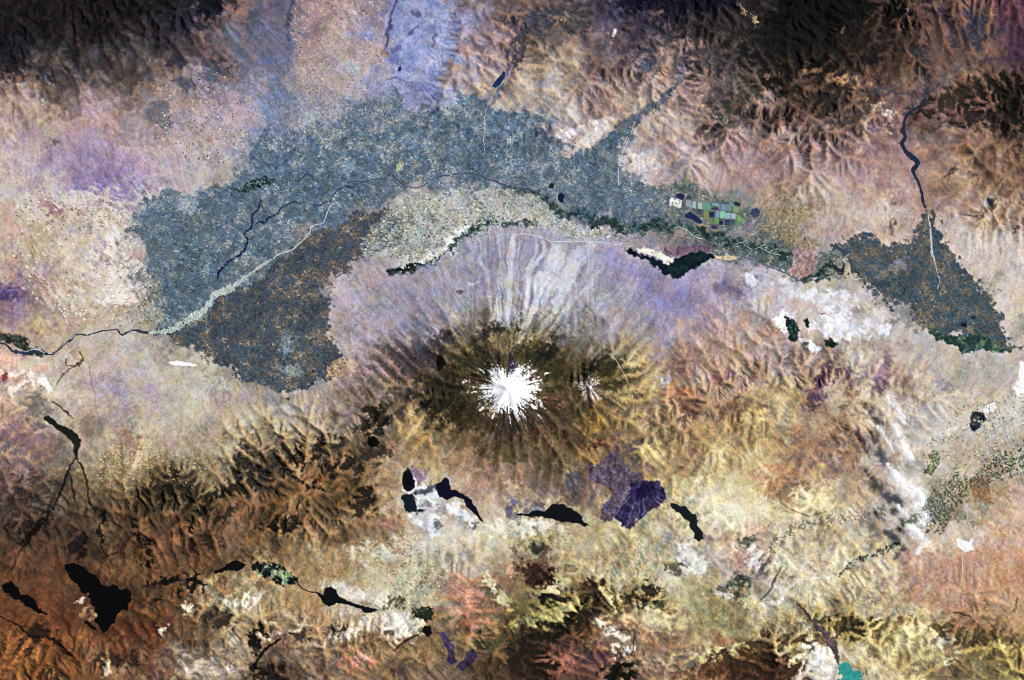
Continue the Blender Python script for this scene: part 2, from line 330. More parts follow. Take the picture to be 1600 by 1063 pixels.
# ---- plain patches without an object of their own (soil, scrub, gravel, stain)
def soils():
    P, L, B = 'P', 'L', 'B'
    # dark forest and heath on the upper ranges
    paint(P, '0c0d0c 1c1c14', '1180 25 1232 -10 1345 -10 1368 18 1340 34 1302 42 1282 56 1240 44 1206 78 1186 56', .93, 5, 5, 3, .3)
    paint(P, '141430 24223a', '955 -10 1142 -10 1140 12 1094 26 1072 20 1062 46 1044 26 1010 22 976 26', .9, 4, 4, 3, .2)
    paint(P, '12142c 1c2034', '310 -10 352 -10 346 20 326 32 314 16', .9, 3, 3, 2)
    paint(P, '1a1418 2c2226', '60 -10 300 -10 270 20 210 30 150 50 90 60 40 50 0 60 -20 20', .7, 14, 10, 4, .3)
    paint(P, '202028 2c2a30', '-10 60 40 50 60 75 40 110 -10 118', .6, 10, 8, 4, .3)
    for x, y, rx, ry, c, o, a in [(1390,22,22,20,'14120e',.85,30),(1412,30,10,12,'10101c',.8,0),(1295,160,26,22,'3c3834',.8,0),(1320,185,34,14,'463e36',.7,10),
        (1205,130,14,16,'25231f',.8,0),(1168,62,30,20,'34302c',.6,0),(1098,100,34,18,'4c484a',.7,-20),(1150,170,30,22,'46443e',.75,-10),(1130,205,36,14,'5c564e',.7,-20),
        (1125,190,26,5,'474340',.7,-25),(1500,150,60,18,'332e22',.75,-20),(1570,150,30,26,'2c2720',.8,0),(1545,185,60,16,'342c26',.75,5),(1585,170,24,30,'2a241e',.7,0),
        (1250,65,14,26,'221a18',.8,70),(1355,95,10,18,'2a2228',.8,70),(1300,30,40,20,'0e0e0c',.5,0),(1235,120,22,12,'302a22',.7,-30),(1280,100,20,8,'2e2a24',.7,0),
        (1520,40,12,22,'4e4c5c',.8,-20),(1510,65,10,18,'52505c',.8,-30),(1530,60,50,6,'4c4850',.7,-15),(1430,90,12,14,'3a363c',.8,0),(1440,105,6,16,'3c3840',.7,0),
        (1465,25,6,30,'4a3a4c',.8,-40),(1500,55,6,30,'4e4650',.7,-45),(1575,20,22,24,'6c4452',.7,0),(1590,80,14,30,'5e3e52',.7,0),
        (1330,205,30,30,'7a6860',.5,0),(1370,168,22,5,'bcae8c',.75,35),(1383,178,8,5,'d0c8ac',.8,20),(1310,125,46,7,'94785a',.7,10),(1309,52,2.6,6,'b08c54',.8,0),(1262,62,84,44,'1e1a17',.72,0),(1205,95,40,40,'2c2723',.6,0),(1330,70,40,30,'3a2e26',.5,0),(1100,40,60,26,'3a3634',.55,0),(1010,60,50,24,'544c50',.5,0),
        (1155,20,1.4,15,'a89868',.7,-50),(1170,35,2.4,4,'c8b880',.8,0),(961,61,3,5,'f0e4b4',.9,0),(1390,206,10,6,'d4b490',.8,20),(1350,205,6,24,'caa888',.5,15),
        (870,205,6,10,'aa9c98',.4,0),(1010,105,10,20,'5e5c64',.7,25),(1012,90,16,8,'585660',.6,-30),(855,28,60,10,'4a4850',.7,0),(830,40,30,22,'585860',.7,-20),(905,30,30,18,'54504e',.5,0),
        (815,75,6,40,'4c4458',.7,12),(830,70,20,30,'6a5e58',.4,0)]:
        blotch(x, y, rx, ry, c, o, .55, 5, a, .12)
    # west bench: pale tuff, mauve plateau, reddish knolls
    for x, y, rx, ry, c, o, a in [(165,285,55,26,'8c7ca4',.65,0),(190,262,50,20,'9482a4',.5,0),(110,255,50,24,'94869c',.5,0),(75,318,20,10,'a87e7c',.8,10),(88,325,16,9,'9c7478',.8,10),
        (45,310,30,12,'d0c4ac',.6,0),(130,310,40,12,'d4c8b4',.7,0),(230,300,30,8,'ccc2b4',.6,-20),(160,400,14,22,'a490a0',.75,-20),(145,395,14,9,'e8dcc8',.8,20),(180,385,12,18,'e4dcd0',.7,0),
        (175,425,40,10,'e0d8cc',.7,-10),(205,445,24,9,'e4dcd0',.7,-5),(190,465,20,9,'ead8c4',.85,0),(120,470,40,14,'d0c2b0',.6,0),(75,425,18,10,'a08c94',.6,0),(60,375,30,18,'a8987a',.6,0),
        (15,455,26,16,'6e5c84',.75,25),(8,462,14,8,'504478',.7,0),(30,490,26,14,'94808a',.5,0),(25,415,20,20,'a88c84',.5,0),(12,350,20,30,'b4968a',.6,0),(215,400,12,8,'ac8c84',.6,0),
        (70,508,22,14,'c4b088',.7,0),(55,490,14,18,'a09470',.5,20),(110,500,40,10,'b0988c',.6,-15),(130,350,20,9,'9a948c',.6,0),(60,340,30,14,'c8b898',.5,0)]:
        blotch(x, y, rx, ry, c, o, .6, 5, a, .06)
    # south-west fans and the red corner
    for x, y, rx, ry, c, o, a in [(12,560,18,14,'e4a894',.8,10),(15,585,16,8,'d89890',.8,0),(5,588,6,8,'8c3c30',.7,0),(35,585,40,3,'f0dcc0',.8,10),(30,605,30,5,'ecd8bc',.8,-35),
        (70,580,12,6,'e09c84',.7,0),(45,570,30,8,'c8b898',.6,0),(60,640,18,26,'6c6c68',.7,-30),(75,660,16,10,'8c8c84',.4,0),(20,660,26,20,'a07c78',.6,0),(40,685,36,24,'7c6470',.55,0),
        (165,600,30,18,'a0909c',.7,30),(205,595,18,20,'a4a0a0',.5,30),(235,612,20,14,'a8929c',.7,40),(238,640,10,14,'a48c98',.7,40),(192,640,14,24,'a08c94',.6,30),(350,625,12,16,'a89098',.7,-20),
        (330,615,5,10,'a48e98',.6,-20),(380,620,5,14,'a890a0',.6,0),(265,670,12,24,'a48e8c',.7,-10),(290,690,24,14,'a08880',.6,0),(325,680,8,20,'a48c8c',.6,20),(280,670,20,26,'b0a890',.3,0),
        (200,695,18,20,'9a7c68',.8,0),(225,700,10,30,'ccb090',.8,15),(170,640,10,8,'a8905c',.5,0),(95,660,22,18,'b4a894',.5,0),(310,590,30,12,'b4ac9c',.6,0),(280,640,40,30,'b8b09a',.35,0)]:
        blotch(x, y, rx, ry, c, o, .6, 4, a, .05)
    # dark heath on the western volcano and the lone dark hills
    for x, y, rx, ry, c, o, a in [(275,745,20,18,'3e3a2e',.85,0),(380,725,14,20,'3a362c',.8,0),(430,730,26,20,'4c4638',.8,10),(415,748,20,18,'44403a',.6,0),(370,765,22,12,'2c281e',.8,-10),(470,715,8,16,'2a261e',.85,20),
        (500,705,7,22,'3a3224',.85,15),(520,695,14,9,'403a2c',.8,0),(545,720,14,9,'302a20',.8,-20),(560,730,16,9,'342c20',.8,0),(575,705,12,12,'3c3428',.7,0),(590,650,20,16,'2e2a22',.85,-40),
        (597,652,6,12,'14120e',.9,-15),(575,670,18,8,'383226',.8,0),(592,708,18,10,'4a3e34',.8,0),(520,735,12,8,'241e16',.8,0),(465,745,20,4,'2a2016',.85,40),(500,765,16,4,'2c2218',.8,45),
        (565,770,16,12,'2e281c',.8,0),(565,790,16,14,'383020',.75,0),(450,815,16,12,'38301e',.85,0),(430,822,18,6,'241e16',.8,10),(300,770,18,14,'382e20',.7,0),(320,790,10,18,'2c241a',.8,20),
        (250,770,16,10,'2c261c',.7,0),(345,775,12,8,'2a241a',.8,-15),(240,790,40,10,'3c3020',.5,0),(60,765,30,20,'463c30',.5,0),(30,785,40,16,'443630',.5,0),(45,820,26,10,'2a221a',.7,-10),
        (55,825,6,26,'181410',.85,35),(125,850,5,18,'2a1a1c',.8,5),(130,850,3,18,'20161a',.8,0),(115,845,7,22,'3a2426',.8,5),(160,815,4,22,'1c1612',.8,0),(225,840,5,22,'16120e',.9,-25),
        (295,825,3,10,'20160e',.8,0),(300,850,10,10,'4c2e22',.7,20),(275,815,8,24,'845844',.5,0),(330,840,14,9,'3c3022',.7,20),(350,808,18,7,'332a1c',.7,-20),(235,880,12,4,'100c0a',.9,-5),
        (305,905,11,6,'17120d',.9,-10),(260,905,24,5,'120e0a',.85,-20),(300,920,20,7,'1a1710',.85,-20),(240,940,12,4,'100e0a',.9,-10),(40,1010,6,7,'1a0f08',.9,0),(75,1055,26,8,'40301a',.6,0),
        (30,1015,30,18,'b07440',.5,0),(190,1020,16,12,'904c34',.5,0),(60,985,20,10,'241a0e',.6,0),(100,1010,18,4,'2c1c10',.7,30),(270,940,60,10,'8a5c38',.5,-10),(220,985,40,12,'703820',.5,0),
        (345,965,24,12,'433c30',.8,10),(300,1010,20,20,'5c4c3a',.5,0),(185,1030,30,10,'382820',.6,0),(405,1000,8,26,'1c1712',.85,30),(420,1050,22,12,'241e18',.8,0),(470,995,12,8,'3a3230',.7,0),
        (530,985,14,6,'3e3a34',.8,-5),(300,950,12,6,'e8dcc0',.7,0),(390,935,20,6,'e4dcc8',.75,-30),(370,940,30,6,'dcd0b4',.6,20),(165,1045,6,10,'dcc8a0',.7,0),(255,985,4,8,'e0d4b0',.8,30),
        (132,940,6,5,'ccbc98',.9,0),(150,960,16,9,'a8845c',.7,0),(325,1045,30,10,'c8b49c',.6,0),(440,990,30,5,'e0d0b8',.7,-20),(545,985,50,6,'dcd0b0',.75,-27),(450,965,30,10,'b8a48c',.5,0)]:
        blotch(x, y, rx, ry, c, o, .5, 4, a, .2)
    blotch(795, 602, 165, 84, '62573c', .5, .45, 10); blotch(640, 565, 50, 40, '5a5048', .45, .6, 8); blotch(1045, 468, 62, 42, '827ea0', .5, .6, 9)
    # high volcano: green belt, black lava, ochre shoulders
    for x, y, rx, ry, c, o, a in [(745,562,30,18,'36371f',.8,0),(838,558,34,26,'38391f',.8,0),(872,578,24,22,'46431f',.7,0),(698,632,30,26,'38331f',.8,0),(722,655,28,16,'3e371f',.7,0),(692,600,24,22,'373421',.75,0),
        (650,550,26,14,'4c4650',.75,0),(665,556,16,12,'342c3c',.85,10),(628,555,20,14,'5a505a',.6,0),(632,580,12,10,'4e444c',.7,0),(652,588,5,6,'2a2228',.85,0),(650,615,24,9,'504850',.7,0),(668,632,14,8,'26281e',.85,0),
        (690,525,18,11,'38363c',.85,0),(760,520,20,10,'3c3a3a',.75,-30),(778,512,12,8,'34362c',.7,-30),(805,505,7,16,'3a3c20',.8,20),(855,545,10,10,'22221c',.85,0),(865,530,14,9,'2c2a26',.8,-20),(845,545,6,5,'2a2824',.7,0),
        (935,572,24,13,'2c3020',.85,-15),(925,575,12,7,'101408',.85,-20),(955,585,16,18,'444222',.7,0),(938,600,12,14,'4e4a2c',.5,0),(897,589,4,4,'0e0a0c',.95,0),(975,575,8,5,'50483e',.6,0),
        (730,590,14,6,'6c3024',.4,0),(860,625,10,5,'74362a',.7,30),(860,640,22,8,'4a3430',.7,10),(880,625,14,8,'8c5c44',.5,30),(830,655,10,24,'5a4648',.6,-25),(800,650,12,20,'4e3e46',.6,0),(770,650,14,18,'5a4030',.5,20),
        (845,680,20,14,'6c4a34',.6,0),(800,690,26,20,'6a5a3c',.5,0),(925,660,26,12,'98783c',.6,0),(900,680,24,14,'5c4632',.5,0),(930,695,7,7,'5c2c24',.8,0),(790,710,26,16,'66623c',.5,0),(760,640,8,5,'a88c64',.8,-20),
        (767,655,4,4,'c09c74',.8,0),(650,560,40,30,'554a48',.45,0),(955,575,34,26,'45421f',.55,0),(800,668,40,20,'4c3f30',.6,0),(870,650,30,24,'584a34',.5,0),(975,585,18,12,'b89c64',.35,0),(990,560,24,14,'c4a878',.5,0),(950,540,24,18,'a8905c',.5,0),(1043,595,10,6,'aeb0b8',.8,0),(1065,620,24,14,'bc8468',.7,10),(1070,615,12,8,'c88468',.5,0),
        (1075,565,26,18,'8c6c68',.6,-30),(1120,560,26,18,'b09080',.6,0),(1130,590,20,9,'94686c',.6,0),(998,614,3,3,'30182c',.95,0),(640,670,20,24,'b49868',.6,0),(655,680,16,12,'c49c68',.6,0),(640,645,12,8,'c8b08c',.6,0),
        (625,700,20,8,'ac8478',.5,0),(575,690,9,9,'0a0806',0,0),(750,760,24,12,'a87c70',.5,-20),(655,740,12,12,'7c6c8c',.7,0),(800,795,14,12,'74708c',.8,0),(895,760,16,20,'5e5a60',.8,0),(880,735,18,18,'6a5e4c',.6,0),(865,775,20,10,'807068',.5,0),
        (835,790,10,10,'6e7088',.7,0),(940,785,14,10,'b09c7c',.7,0),(935,795,10,5,'987c74',.7,0),(820,745,24,14,'967c68',.5,0),(1000,695,40,9,'7a6c5c',.7,-50),(975,710,20,12,'6a5e58',.7,-45),(1010,615,30,16,'aa9464',.5,0),(1035,650,30,9,'8c7464',.6,0),
        (1045,665,22,10,'86705c',.6,0),(1060,675,30,14,'907448',.5,-20),(1080,640,26,14,'84604c',.6,-10),(1140,640,20,16,'8c6444',.6,0),(860,720,20,20,'5e5236',.4,0)]:
        blotch(x, y, rx, ry, c, o, .6, 5, a, .12)
    # pale gravel fans north of the volcano
    for p, c, o in [('848 385 2 850 410 3 852 440 4 850 470 5','ccd0d8',.8),('872 388 3 866 410 4 858 430 4','d4d6d8',.7),('920 385 2 918 420 3 912 450 4 905 480 4','d0d2da',.8),
                  ('928 385 1.5 924 420 2 920 470 2','d8dade',.7),('880 400 4 876 430 7 866 465 8','c8c8c4',.6),('780 390 2 788 420 3 796 450 3','bcb4a0',.6),('830 375 3 832 400 4 836 440 4','bcbcc8',.6),
                  ('900 395 4 895 430 6 885 470 7','c4c4c0',.5),('760 400 2 780 440 3 800 480 3','b8b09c',.5),('805 480 2 800 500 2 796 530 2','c4b488',.6),('1000 430 2 985 460 3 968 490 4 958 520 5','b8b0b0',.6),
                  ('985 440 5 965 480 8 955 530 9','b8aa90',.5)]:
        paint('L', c, p, o, 5, 2, 1)
    for p, c, o in [('860 390 5 858 412 5 854 430 3','8c86a8',.7),('840 380 6 838 410 7','9690b0',.5),('800 385 9 800 410 9','948cb0',.6),('735 420 9 730 445 12','8f84ac',.5),('960 400 10 950 440 10','948ab0',.6),
                    ('975 420 4 955 450 5 938 480 6','94808c',.7),('1000 440 14 1030 470 20','8a86a8',.5),('1080 420 14 1060 450 12','948eac',.5),('1130 450 8 1150 460 7','6e6484',.6),('1035 430 5 1030 445 4','7c7c94',.7),
                    ('960 490 9 945 505 8','90786c',.6),('1030 500 14 1045 520 10','8c86a4',.5)]:
        paint('L', c, p, o, 6, 3, 1)
    # hills east: diagonal lava ribs, yellow marl, orange slopes
    for x, y, rx, ry, c, o, a in [(1285,600,12,34,'74586c',.75,30),(1270,615,8,26,'6c5468',.7,32),(1325,588,7,14,'80606c',.75,25),(1380,585,8,26,'86687c',.7,15),(1225,575,6,18,'7c6470',.7,25),(1270,630,5,8,'6c5058',.7,30),
        (1325,625,9,20,'8c705c',.6,30),(1312,660,8,30,'907050',.6,30),(1300,690,10,30,'8c7060',.6,30),(1345,685,16,7,'7c6068',.75,40),(1295,735,12,20,'8c706c',.6,30),(1225,770,26,20,'94785c',.7,0),(1250,750,6,18,'8c6c50',.6,-30),
        (1225,735,20,10,'c08860',.6,0),(1200,745,20,10,'c8906c',.6,0),(1280,785,20,18,'ecd494',.85,0),(1250,780,10,14,'e8d090',.7,0),(1100,790,34,16,'ece0b0',.7,0),(1140,800,30,24,'f0e4b8',.7,0),(1180,800,20,20,'ecdca4',.6,0),
        (1190,745,12,14,'c89070',.5,0),(1120,740,24,20,'c8b07c',.5,0),(1175,650,14,8,'dcc484',.6,0),(1200,620,18,20,'c8b07c',.5,0),(1025,710,20,14,'c4a870',.6,0),(1010,700,16,12,'d0b87c',.5,0),(1160,850,16,8,'e4ccac',.6,0),
        (1165,870,36,10,'b07c68',.5,0),(1170,848,10,8,'586450',.9,0),(1150,860,20,12,'ac9084',.5,0),(1400,590,12,26,'a89484',.4,0),(1440,570,10,10,'d0b498',.7,0),(1450,590,14,7,'dcc4a4',.8,35),(1475,602,22,6,'9088a0',.7,28),
        (1490,620,12,6,'e0ccac',.7,0),(1520,618,18,8,'e4d0b0',.7,0),(1480,660,24,20,'c4b8a8',.5,0),(1470,680,40,6,'dcd0b0',.6,-20),(1365,700,20,30,'b8a898',.4,0),(1380,640,30,20,'bcb0a0',.4,0),(1330,760,24,18,'b0a088',.4,0)]:
        blotch(x, y, rx, ry, c, o, .55, 4, a, .1)
    for x, y, rx, ry, c, o, a in [(1450,890,40,26,'a4807c',.5,0),(1490,905,30,26,'b07c6c',.6,0),(1540,870,40,40,'c89478',.5,0),(1580,900,26,40,'c88868',.5,0),(1530,930,36,26,'a87c60',.5,0),(1560,960,40,24,'9c8050',.5,0),
        (1575,785,16,60,'cca488',.4,0),(1530,770,16,20,'98744c',.8,0),(1540,755,8,20,'8c6c50',.7,0),(1510,770,9,14,'b8a48c',.5,0),(1455,855,16,10,'e8cca0',.7,30),(1390,860,24,14,'e0cc98',.5,0),(1300,880,40,14,'e0cca0',.5,0),
        (1230,875,26,14,'d4cca8',.6,-20),(1225,895,12,20,'ccccb0',.5,0),(1275,880,16,8,'ac9484',.7,0),(1265,890,22,10,'b4a08c',.5,0),(1230,903,10,6,'988068',.7,0),(1310,850,24,8,'b09c80',.6,0),(1370,890,16,8,'b8a08c',.7,0),
        (1380,950,60,14,'a89878',.5,0),(1320,975,40,10,'4e4428',.75,5),(1345,985,40,8,'3e3620',.7,-8),(1410,975,20,10,'7c643c',.6,0),(1490,990,26,14,'5c4c2c',.6,25),(1400,985,60,12,'dcc47c',.5,0),(1440,990,26,14,'ecd890',.6,0),
        (1390,1010,50,14,'d8c484',.5,0),(1560,1010,50,10,'cbb46c',.6,-10),(1570,995,50,10,'5e5030',.6,0),(1500,1045,60,16,'94805c',.6,0),(1480,1030,14,6,'f0dca0',.7,-20),(1240,1000,40,10,'403018',.6,5),(1235,1010,26,12,'e4cc8c',.5,0),
        (1210,1050,40,22,'4c3424',.8,-10),(1205,1030,10,16,'20140e',.8,0),(1275,1040,18,24,'e8e0d0',.7,0),(1255,1020,14,14,'ece0b8',.6,0),(1475,1000,20,10,'c8c4b0',.6,0),(1215,975,30,24,'a09478',.5,0),(1240,980,20,16,'80704c',.4,0),
        (1330,930,60,14,'b0a080',.5,0),(1375,935,24,8,'988470',.5,0)]:
        blotch(x, y, rx, ry, c, o, .55, 4, a, .15)
    # the folded southern hills: yellow-green marl, dark scrub, pink clay
    for x, y, rx, ry, c, o, a in [(838,897,28,14,'452e24',.9,10),(850,905,14,12,'2e1a14',.7,0),(835,850,22,14,'747058',.8,0),(838,857,12,6,'3e4030',.8,-10),(815,840,40,20,'a8a078',.5,0),(860,935,26,10,'30301e',.85,-15),(848,933,14,8,'1c2014',.8,0),
        (935,920,14,16,'3c2c22',.85,0),(930,935,24,8,'43381f',.7,-30),(1015,925,14,16,'383420',.8,20),(1000,935,26,6,'34301c',.75,10),(970,935,16,8,'4c4828',.7,10),(1020,950,22,5,'4c4c2c',.7,10),(905,965,36,14,'2c2416',.85,-30),
        (870,985,40,14,'30281a',.8,-15),(850,1040,24,14,'1c1610',.85,10),(965,1050,22,14,'18140e',.9,0),(820,1030,24,26,'382818',.7,0),(840,968,40,7,'a8a46c',.8,-10),(880,950,30,8,'b4ac74',.7,-20),(855,955,20,16,'a09c60',.6,-30),
        (870,915,20,7,'bcb484',.7,-30),(810,950,20,24,'88804c',.5,0),(955,930,8,14,'d0c48c',.7,-30),(1000,965,40,12,'d8c890',.7,5),(1035,975,34,10,'dccc98',.6,0),(985,965,12,12,'d09c74',.5,0),(1100,960,40,22,'a8a478',.5,0),
        (1130,975,26,12,'9c9460',.5,10),(1100,1018,60,5,'d8c484',.8,-8),(1150,1010,30,4,'d4c080',.7,-25),(1110,1022,40,6,'c4a868',.6,0),(1150,1040,40,18,'543a22',.7,0),(1190,1015,26,14,'5c4424',.6,0),(1100,1050,30,14,'6c4c30',.5,0),
        (940,1025,24,10,'6e4a54',.8,5),(890,1040,40,14,'90604c',.6,10),(880,1030,30,6,'b8846c',.4,0),(1005,990,14,12,'b48c6c',.6,0),(980,1000,18,14,'907c68',.5,0),(930,975,24,14,'7c5c3c',.6,0),(1040,1040,20,18,'a88c78',.5,0),
        (960,990,30,5,'d4ccb8',.8,38),(975,1015,14,6,'dcd4c0',.85,10),(1065,1025,16,10,'908470',.6,0),(725,930,30,30,'b88470',.65,0),(740,955,24,18,'c48470',.6,0),(715,920,16,14,'bc7c68',.5,0),(765,945,20,20,'867058',.6,0),
        (770,925,14,14,'6c5c44',.6,0),(785,935,8,20,'c8c084',.6,-40),(765,910,5,24,'dcd49c',.7,-30),(680,880,30,14,'b8b494',.6,0),(715,870,26,10,'b4b0b0',.4,-45),(640,850,40,10,'d4cca8',.6,0),(590,870,30,10,'dcd4b8',.6,-10),
        (560,860,26,8,'d8ccb0',.5,0),(700,845,24,26,'e0d0b0',.5,60),(740,840,40,12,'dcc8a0',.5,-10),(790,825,40,10,'ece0b4',.8,-5),(840,820,40,8,'ece0c0',.7,5),(560,925,50,8,'dcd4c0',.75,8),(590,930,26,8,'c4ac98',.7,-5),
        (600,935,20,14,'d8dcb8',.7,0),(540,955,16,12,'b4ac9c',.8,0),(545,962,20,12,'b0a490',.6,0),(635,900,20,36,'c4c0a0',.6,10),(650,930,30,10,'8c8468',.5,-15),(620,945,24,6,'5c5844',.7,10),(625,980,26,18,'ece4d0',.85,0),
        (640,975,16,12,'dce0c4',.6,0),(575,970,40,6,'d8ccb0',.6,-28),(560,1030,24,12,'c8846c',.8,-15),(570,1025,14,6,'dc9c88',.8,-20),(527,1034,5,6,'d08c70',.8,0),(590,1010,60,14,'8c744c',.5,0),(660,1025,30,16,'8c7448',.5,0),
        (630,1050,16,10,'6c5450',.7,0),(770,1005,18,12,'585038',.6,20),(755,1000,12,12,'484428',.7,20),(795,895,5,6,'dc9c78',.8,0),(490,895,80,12,'a88c64',.5,0),(520,880,60,14,'a08460',.5,0),(610,815,10,10,'a0706c',.6,0),
        (575,1000,30,6,'6c543c',.4,-20),(445,1000,14,12,'805c54',.6,0),(500,1020,10,30,'846450',.5,0),(1000,880,70,26,'aca07c',.5,0),(970,870,40,14,'b89c78',.4,0),(940,880,10,20,'b08c6c',.5,0),(1050,905,20,16,'c0bc98',.5,0),
        (1055,885,10,8,'605c48',.7,-20),(1085,880,20,12,'e0dcd4',.8,30),(1070,865,9,16,'dcd8cc',.7,30),(1155,910,14,16,'3c483c',.8,20),(1135,920,20,7,'6c6c58',.7,-10),(1190,880,10,12,'6c6460',.7,0),(1105,840,16,8,'9c8478',.6,0),
        (1180,870,12,12,'e8e4dc',.6,-40),(1130,930,20,5,'d8d4cc',.6,0),(1175,940,14,5,'dcd090',.7,0)]:
        blotch(x, y, rx, ry, c, o, .55, 4, a, .15)
    # vegetation along valleys and bluish settled belts
    for p, c, o in [('442 -10 8 450 30 8 452 55 6 447 80 9 432 105 14 424 130 10 438 155 16 430 200 16 415 250 14','6c7488',.65),('452 0 3 453 30 2 450 60 2','4c5068',.8),
                    ('1060 90 2 1062 115 3 1050 140 5 1030 165 6 1000 180 6 975 195 9 960 225 12','5e6872',.85),('1445 165 3 1450 130 4 1455 100 4 1432 82 7','50484c',.7),
                    ('1446 150 1.5 1462 130 2 1478 118 2 1500 110 2 1530 100 2 1560 88 2','584e58',.6),('1330 120 3 1350 138 3 1385 145 2.5 1420 148 1.5 1440 152 1.5','4c4650',.7),
                    ('1240 215 2 1255 180 2 1268 155 2','5c4c50',.7),('1440 205 1 1470 195 3 1490 185 4','4c443c',.6),('805 60 2 800 90 2 792 112 3','585470',.8),
                    ('782 136 2 768 152 2 760 175 2','4c6484',.8),('1500 0 3 1520 40 3 1540 70 3','4a4450',.4),('400 15 8 395 45 12 398 60 10','5c6878',.7),('350 35 6 370 60 8 380 85 9','64707c',.6),
                    ('455 150 2 470 188 2 490 210 2','586474',.5),('250 172 12 240 180 10 262 190 10','565e66',.7),('285 130 8 295 135 9','4c5c6c',.8),('325 112 12 335 120 9','5c6878',.7),('275 95 9 290 100 7','3c3c4c',.7),
                    ('75 118 8 82 125 5','3a3e4a',.7),('85 215 4 90 222 3','50585c',.8),('1390 300 2 1395 312 2','6c5c44',.7),('1475 275 2 1490 268 2','3c3a44',.8),('1545 318 4 1550 312 4','3c4450',.9),
                    ('1500 338 2 1525 340 2 1540 330 2.5 1550 320 2','6c5c48',.8),('1585 365 2 1590 358 2','4c4034',.8),('1392 345 1.5 1400 358 1.5','5c4c38',.8)]:
        paint('L', c, p, o, 4, 2.5, 2, .06)
    # dark stream lines on the western fan and in the hills
    for p, c, o in [('125 550 1.5 130 562 1.2 120 572 1.2 105 582 1 88 600 .8','54503c',.8),('105 562 .6 106 572 .8 115 572 1','5c4838',.8),('140 572 1 145 590 .8 150 640 .7 165 690 .7','8c7c64',.6),('85 628 .9 100 640 1 115 652 1','2c2c24',.8),
                    ('75 655 5 95 670 4 110 678 6 118 690 7 118 705 2 122 720 1.2 132 735 1.2 138 760 1.2 142 780 1.2 150 800 1','24241c',.85),('118 715 1 108 735 2 100 755 2 92 775 1.6 86 795 1.6','26221a',.85),('110 740 1 113 765 2 120 780 1.5','22201a',.7),
                    ('52 825 1.5 45 845 2 35 860 1.2 20 890 1','2c2018',.7),('158 815 1 162 835 1.6 158 850 1.2 170 868 1.2 190 862 .8','1c1812',.8),('8 985 1 35 985 1.5 52 1000 2 58 1015 1.2','6c4c2c',.6),('0 960 1 30 975 1.5 45 990 1.8 62 992 1.8 90 1000 1.4 110 1020 1.6 118 1025 1','1e150c',.75),
                    ('440 1000 1.4 425 1008 2 412 1018 2.4 402 1030 2 400 1045 1.6','14110e',.9),('660 985 1.4 645 995 1 628 1005 1.6 618 1016 1','2c241c',.8),('1225 885 1 1213 900 1.5 1195 930 3 1190 935 1.5','4c4838',.6),
                    ('1590 935 1 1583 955 1.2','302418',.8),('1490 955 2 1515 962 1.4','3c3020',.8),('1480 1040 1 1492 1058 1','584c3c',.7),('990 985 .8 990 1010 1 985 1025 .8','3c2c20',.7),('955 990 .8 975 985 .8 990 982 .8','443424',.7),
                    ('775 545 1 778 560 .8 782 570 1','3c3428',.5),('1255 1000 2 1270 1012 1 1260 1020 1','1c140c',.6),('1220 790 .8 1245 800 1 1262 808 1 1290 800 .8','5c5440',.5),('870 640 1 880 660 1.5 900 690 1.5 915 705 1','5c4438',.6)]:
        paint('L', c, p, o, 1.2, 1.2, .6)
FARM_OUTLINE = {
    'A': '205 332 232 298 262 289 288 302 320 306 348 294 384 272 400 250 412 220 440 200 472 206 502 192 532 172 570 152 604 146 640 166 690 160 740 164 790 168 830 184 858 206 880 216 904 238 930 241 948 218 968 200 984 210 974 240 970 262 1000 288 1040 292 1058 318 1040 340 1000 345 960 352 924 344 894 330 872 312 842 304 792 288 740 284 700 285 652 292 600 306 550 326 512 350 482 366 440 400 402 424 362 454 332 470 310 494 270 514 238 518 258 505 256 488 250 456 240 432 234 410 214 390 203 360',
    'B': '238 519 275 511 312 498 334 474 366 452 412 422 452 396 484 370 520 352 560 330 600 325 622 330 612 372 600 386 572 392 554 402 546 424 524 432 504 440 512 456 524 462 512 486 510 520 538 545 542 560 516 590 490 600 456 613 430 608 400 597 384 590 364 578 344 570 322 562 304 545 288 532 262 528',
    'C': '600 330 640 312 700 294 760 290 800 300 842 312 870 330 900 350 930 364 962 374 960 384 900 376 860 360 804 352 770 356 744 366 720 384 690 404 650 424 622 420 606 400 572 390 562 370',
    'D': '1304 392 1328 378 1350 371 1375 371 1394 384 1402 376 1416 372 1426 380 1430 360 1440 338 1446 328 1458 332 1463 350 1466 376 1480 390 1492 406 1506 426 1526 440 1536 456 1550 468 1558 484 1572 512 1590 538 1597 545 1560 546 1540 530 1510 518 1482 524 1456 516 1440 500 1424 478 1382 472 1370 455 1358 440 1340 425 1322 408',
    'E': '1190 352 1204 330 1214 312 1246 302 1264 326 1254 350 1268 384 1242 402 1226 386',
    'F': '200 440 256 436 258 490 236 510 204 506',
    'G': '560 150 600 150 640 160 700 150 700 172 640 184 580 200 500 216 440 240 420 236 440 200 470 170 520 160',
    'P': '1000 288 1050 284 1100 300 1150 318 1200 345 1240 385 1268 398 1300 392 1322 404 1318 432 1262 446 1230 430 1190 415 1150 406 1118 394 1080 380 1040 370 990 366 960 352 1000 345 1040 340 1058 318',
    'I': '10 330 60 298 140 308 200 330 212 380 236 420 242 450 204 506 120 512 60 480 30 430',
    'J': '1440 700 1500 640 1606 600 1606 740 1540 735 1480 775 1450 760',
    'K': '150 705 240 690 330 705 360 740 300 745 225 770 160 765',
    'L': '240 130 400 105 405 240 335 262 240 222',
    'M': '460 -10 600 -10 592 100 575 150 470 160 450 100',
    'N': '340 866 400 858 440 868 440 890 400 876 350 884',
    'O': '560 850 640 830 690 870 680 945 640 960 600 900',
}
soils()
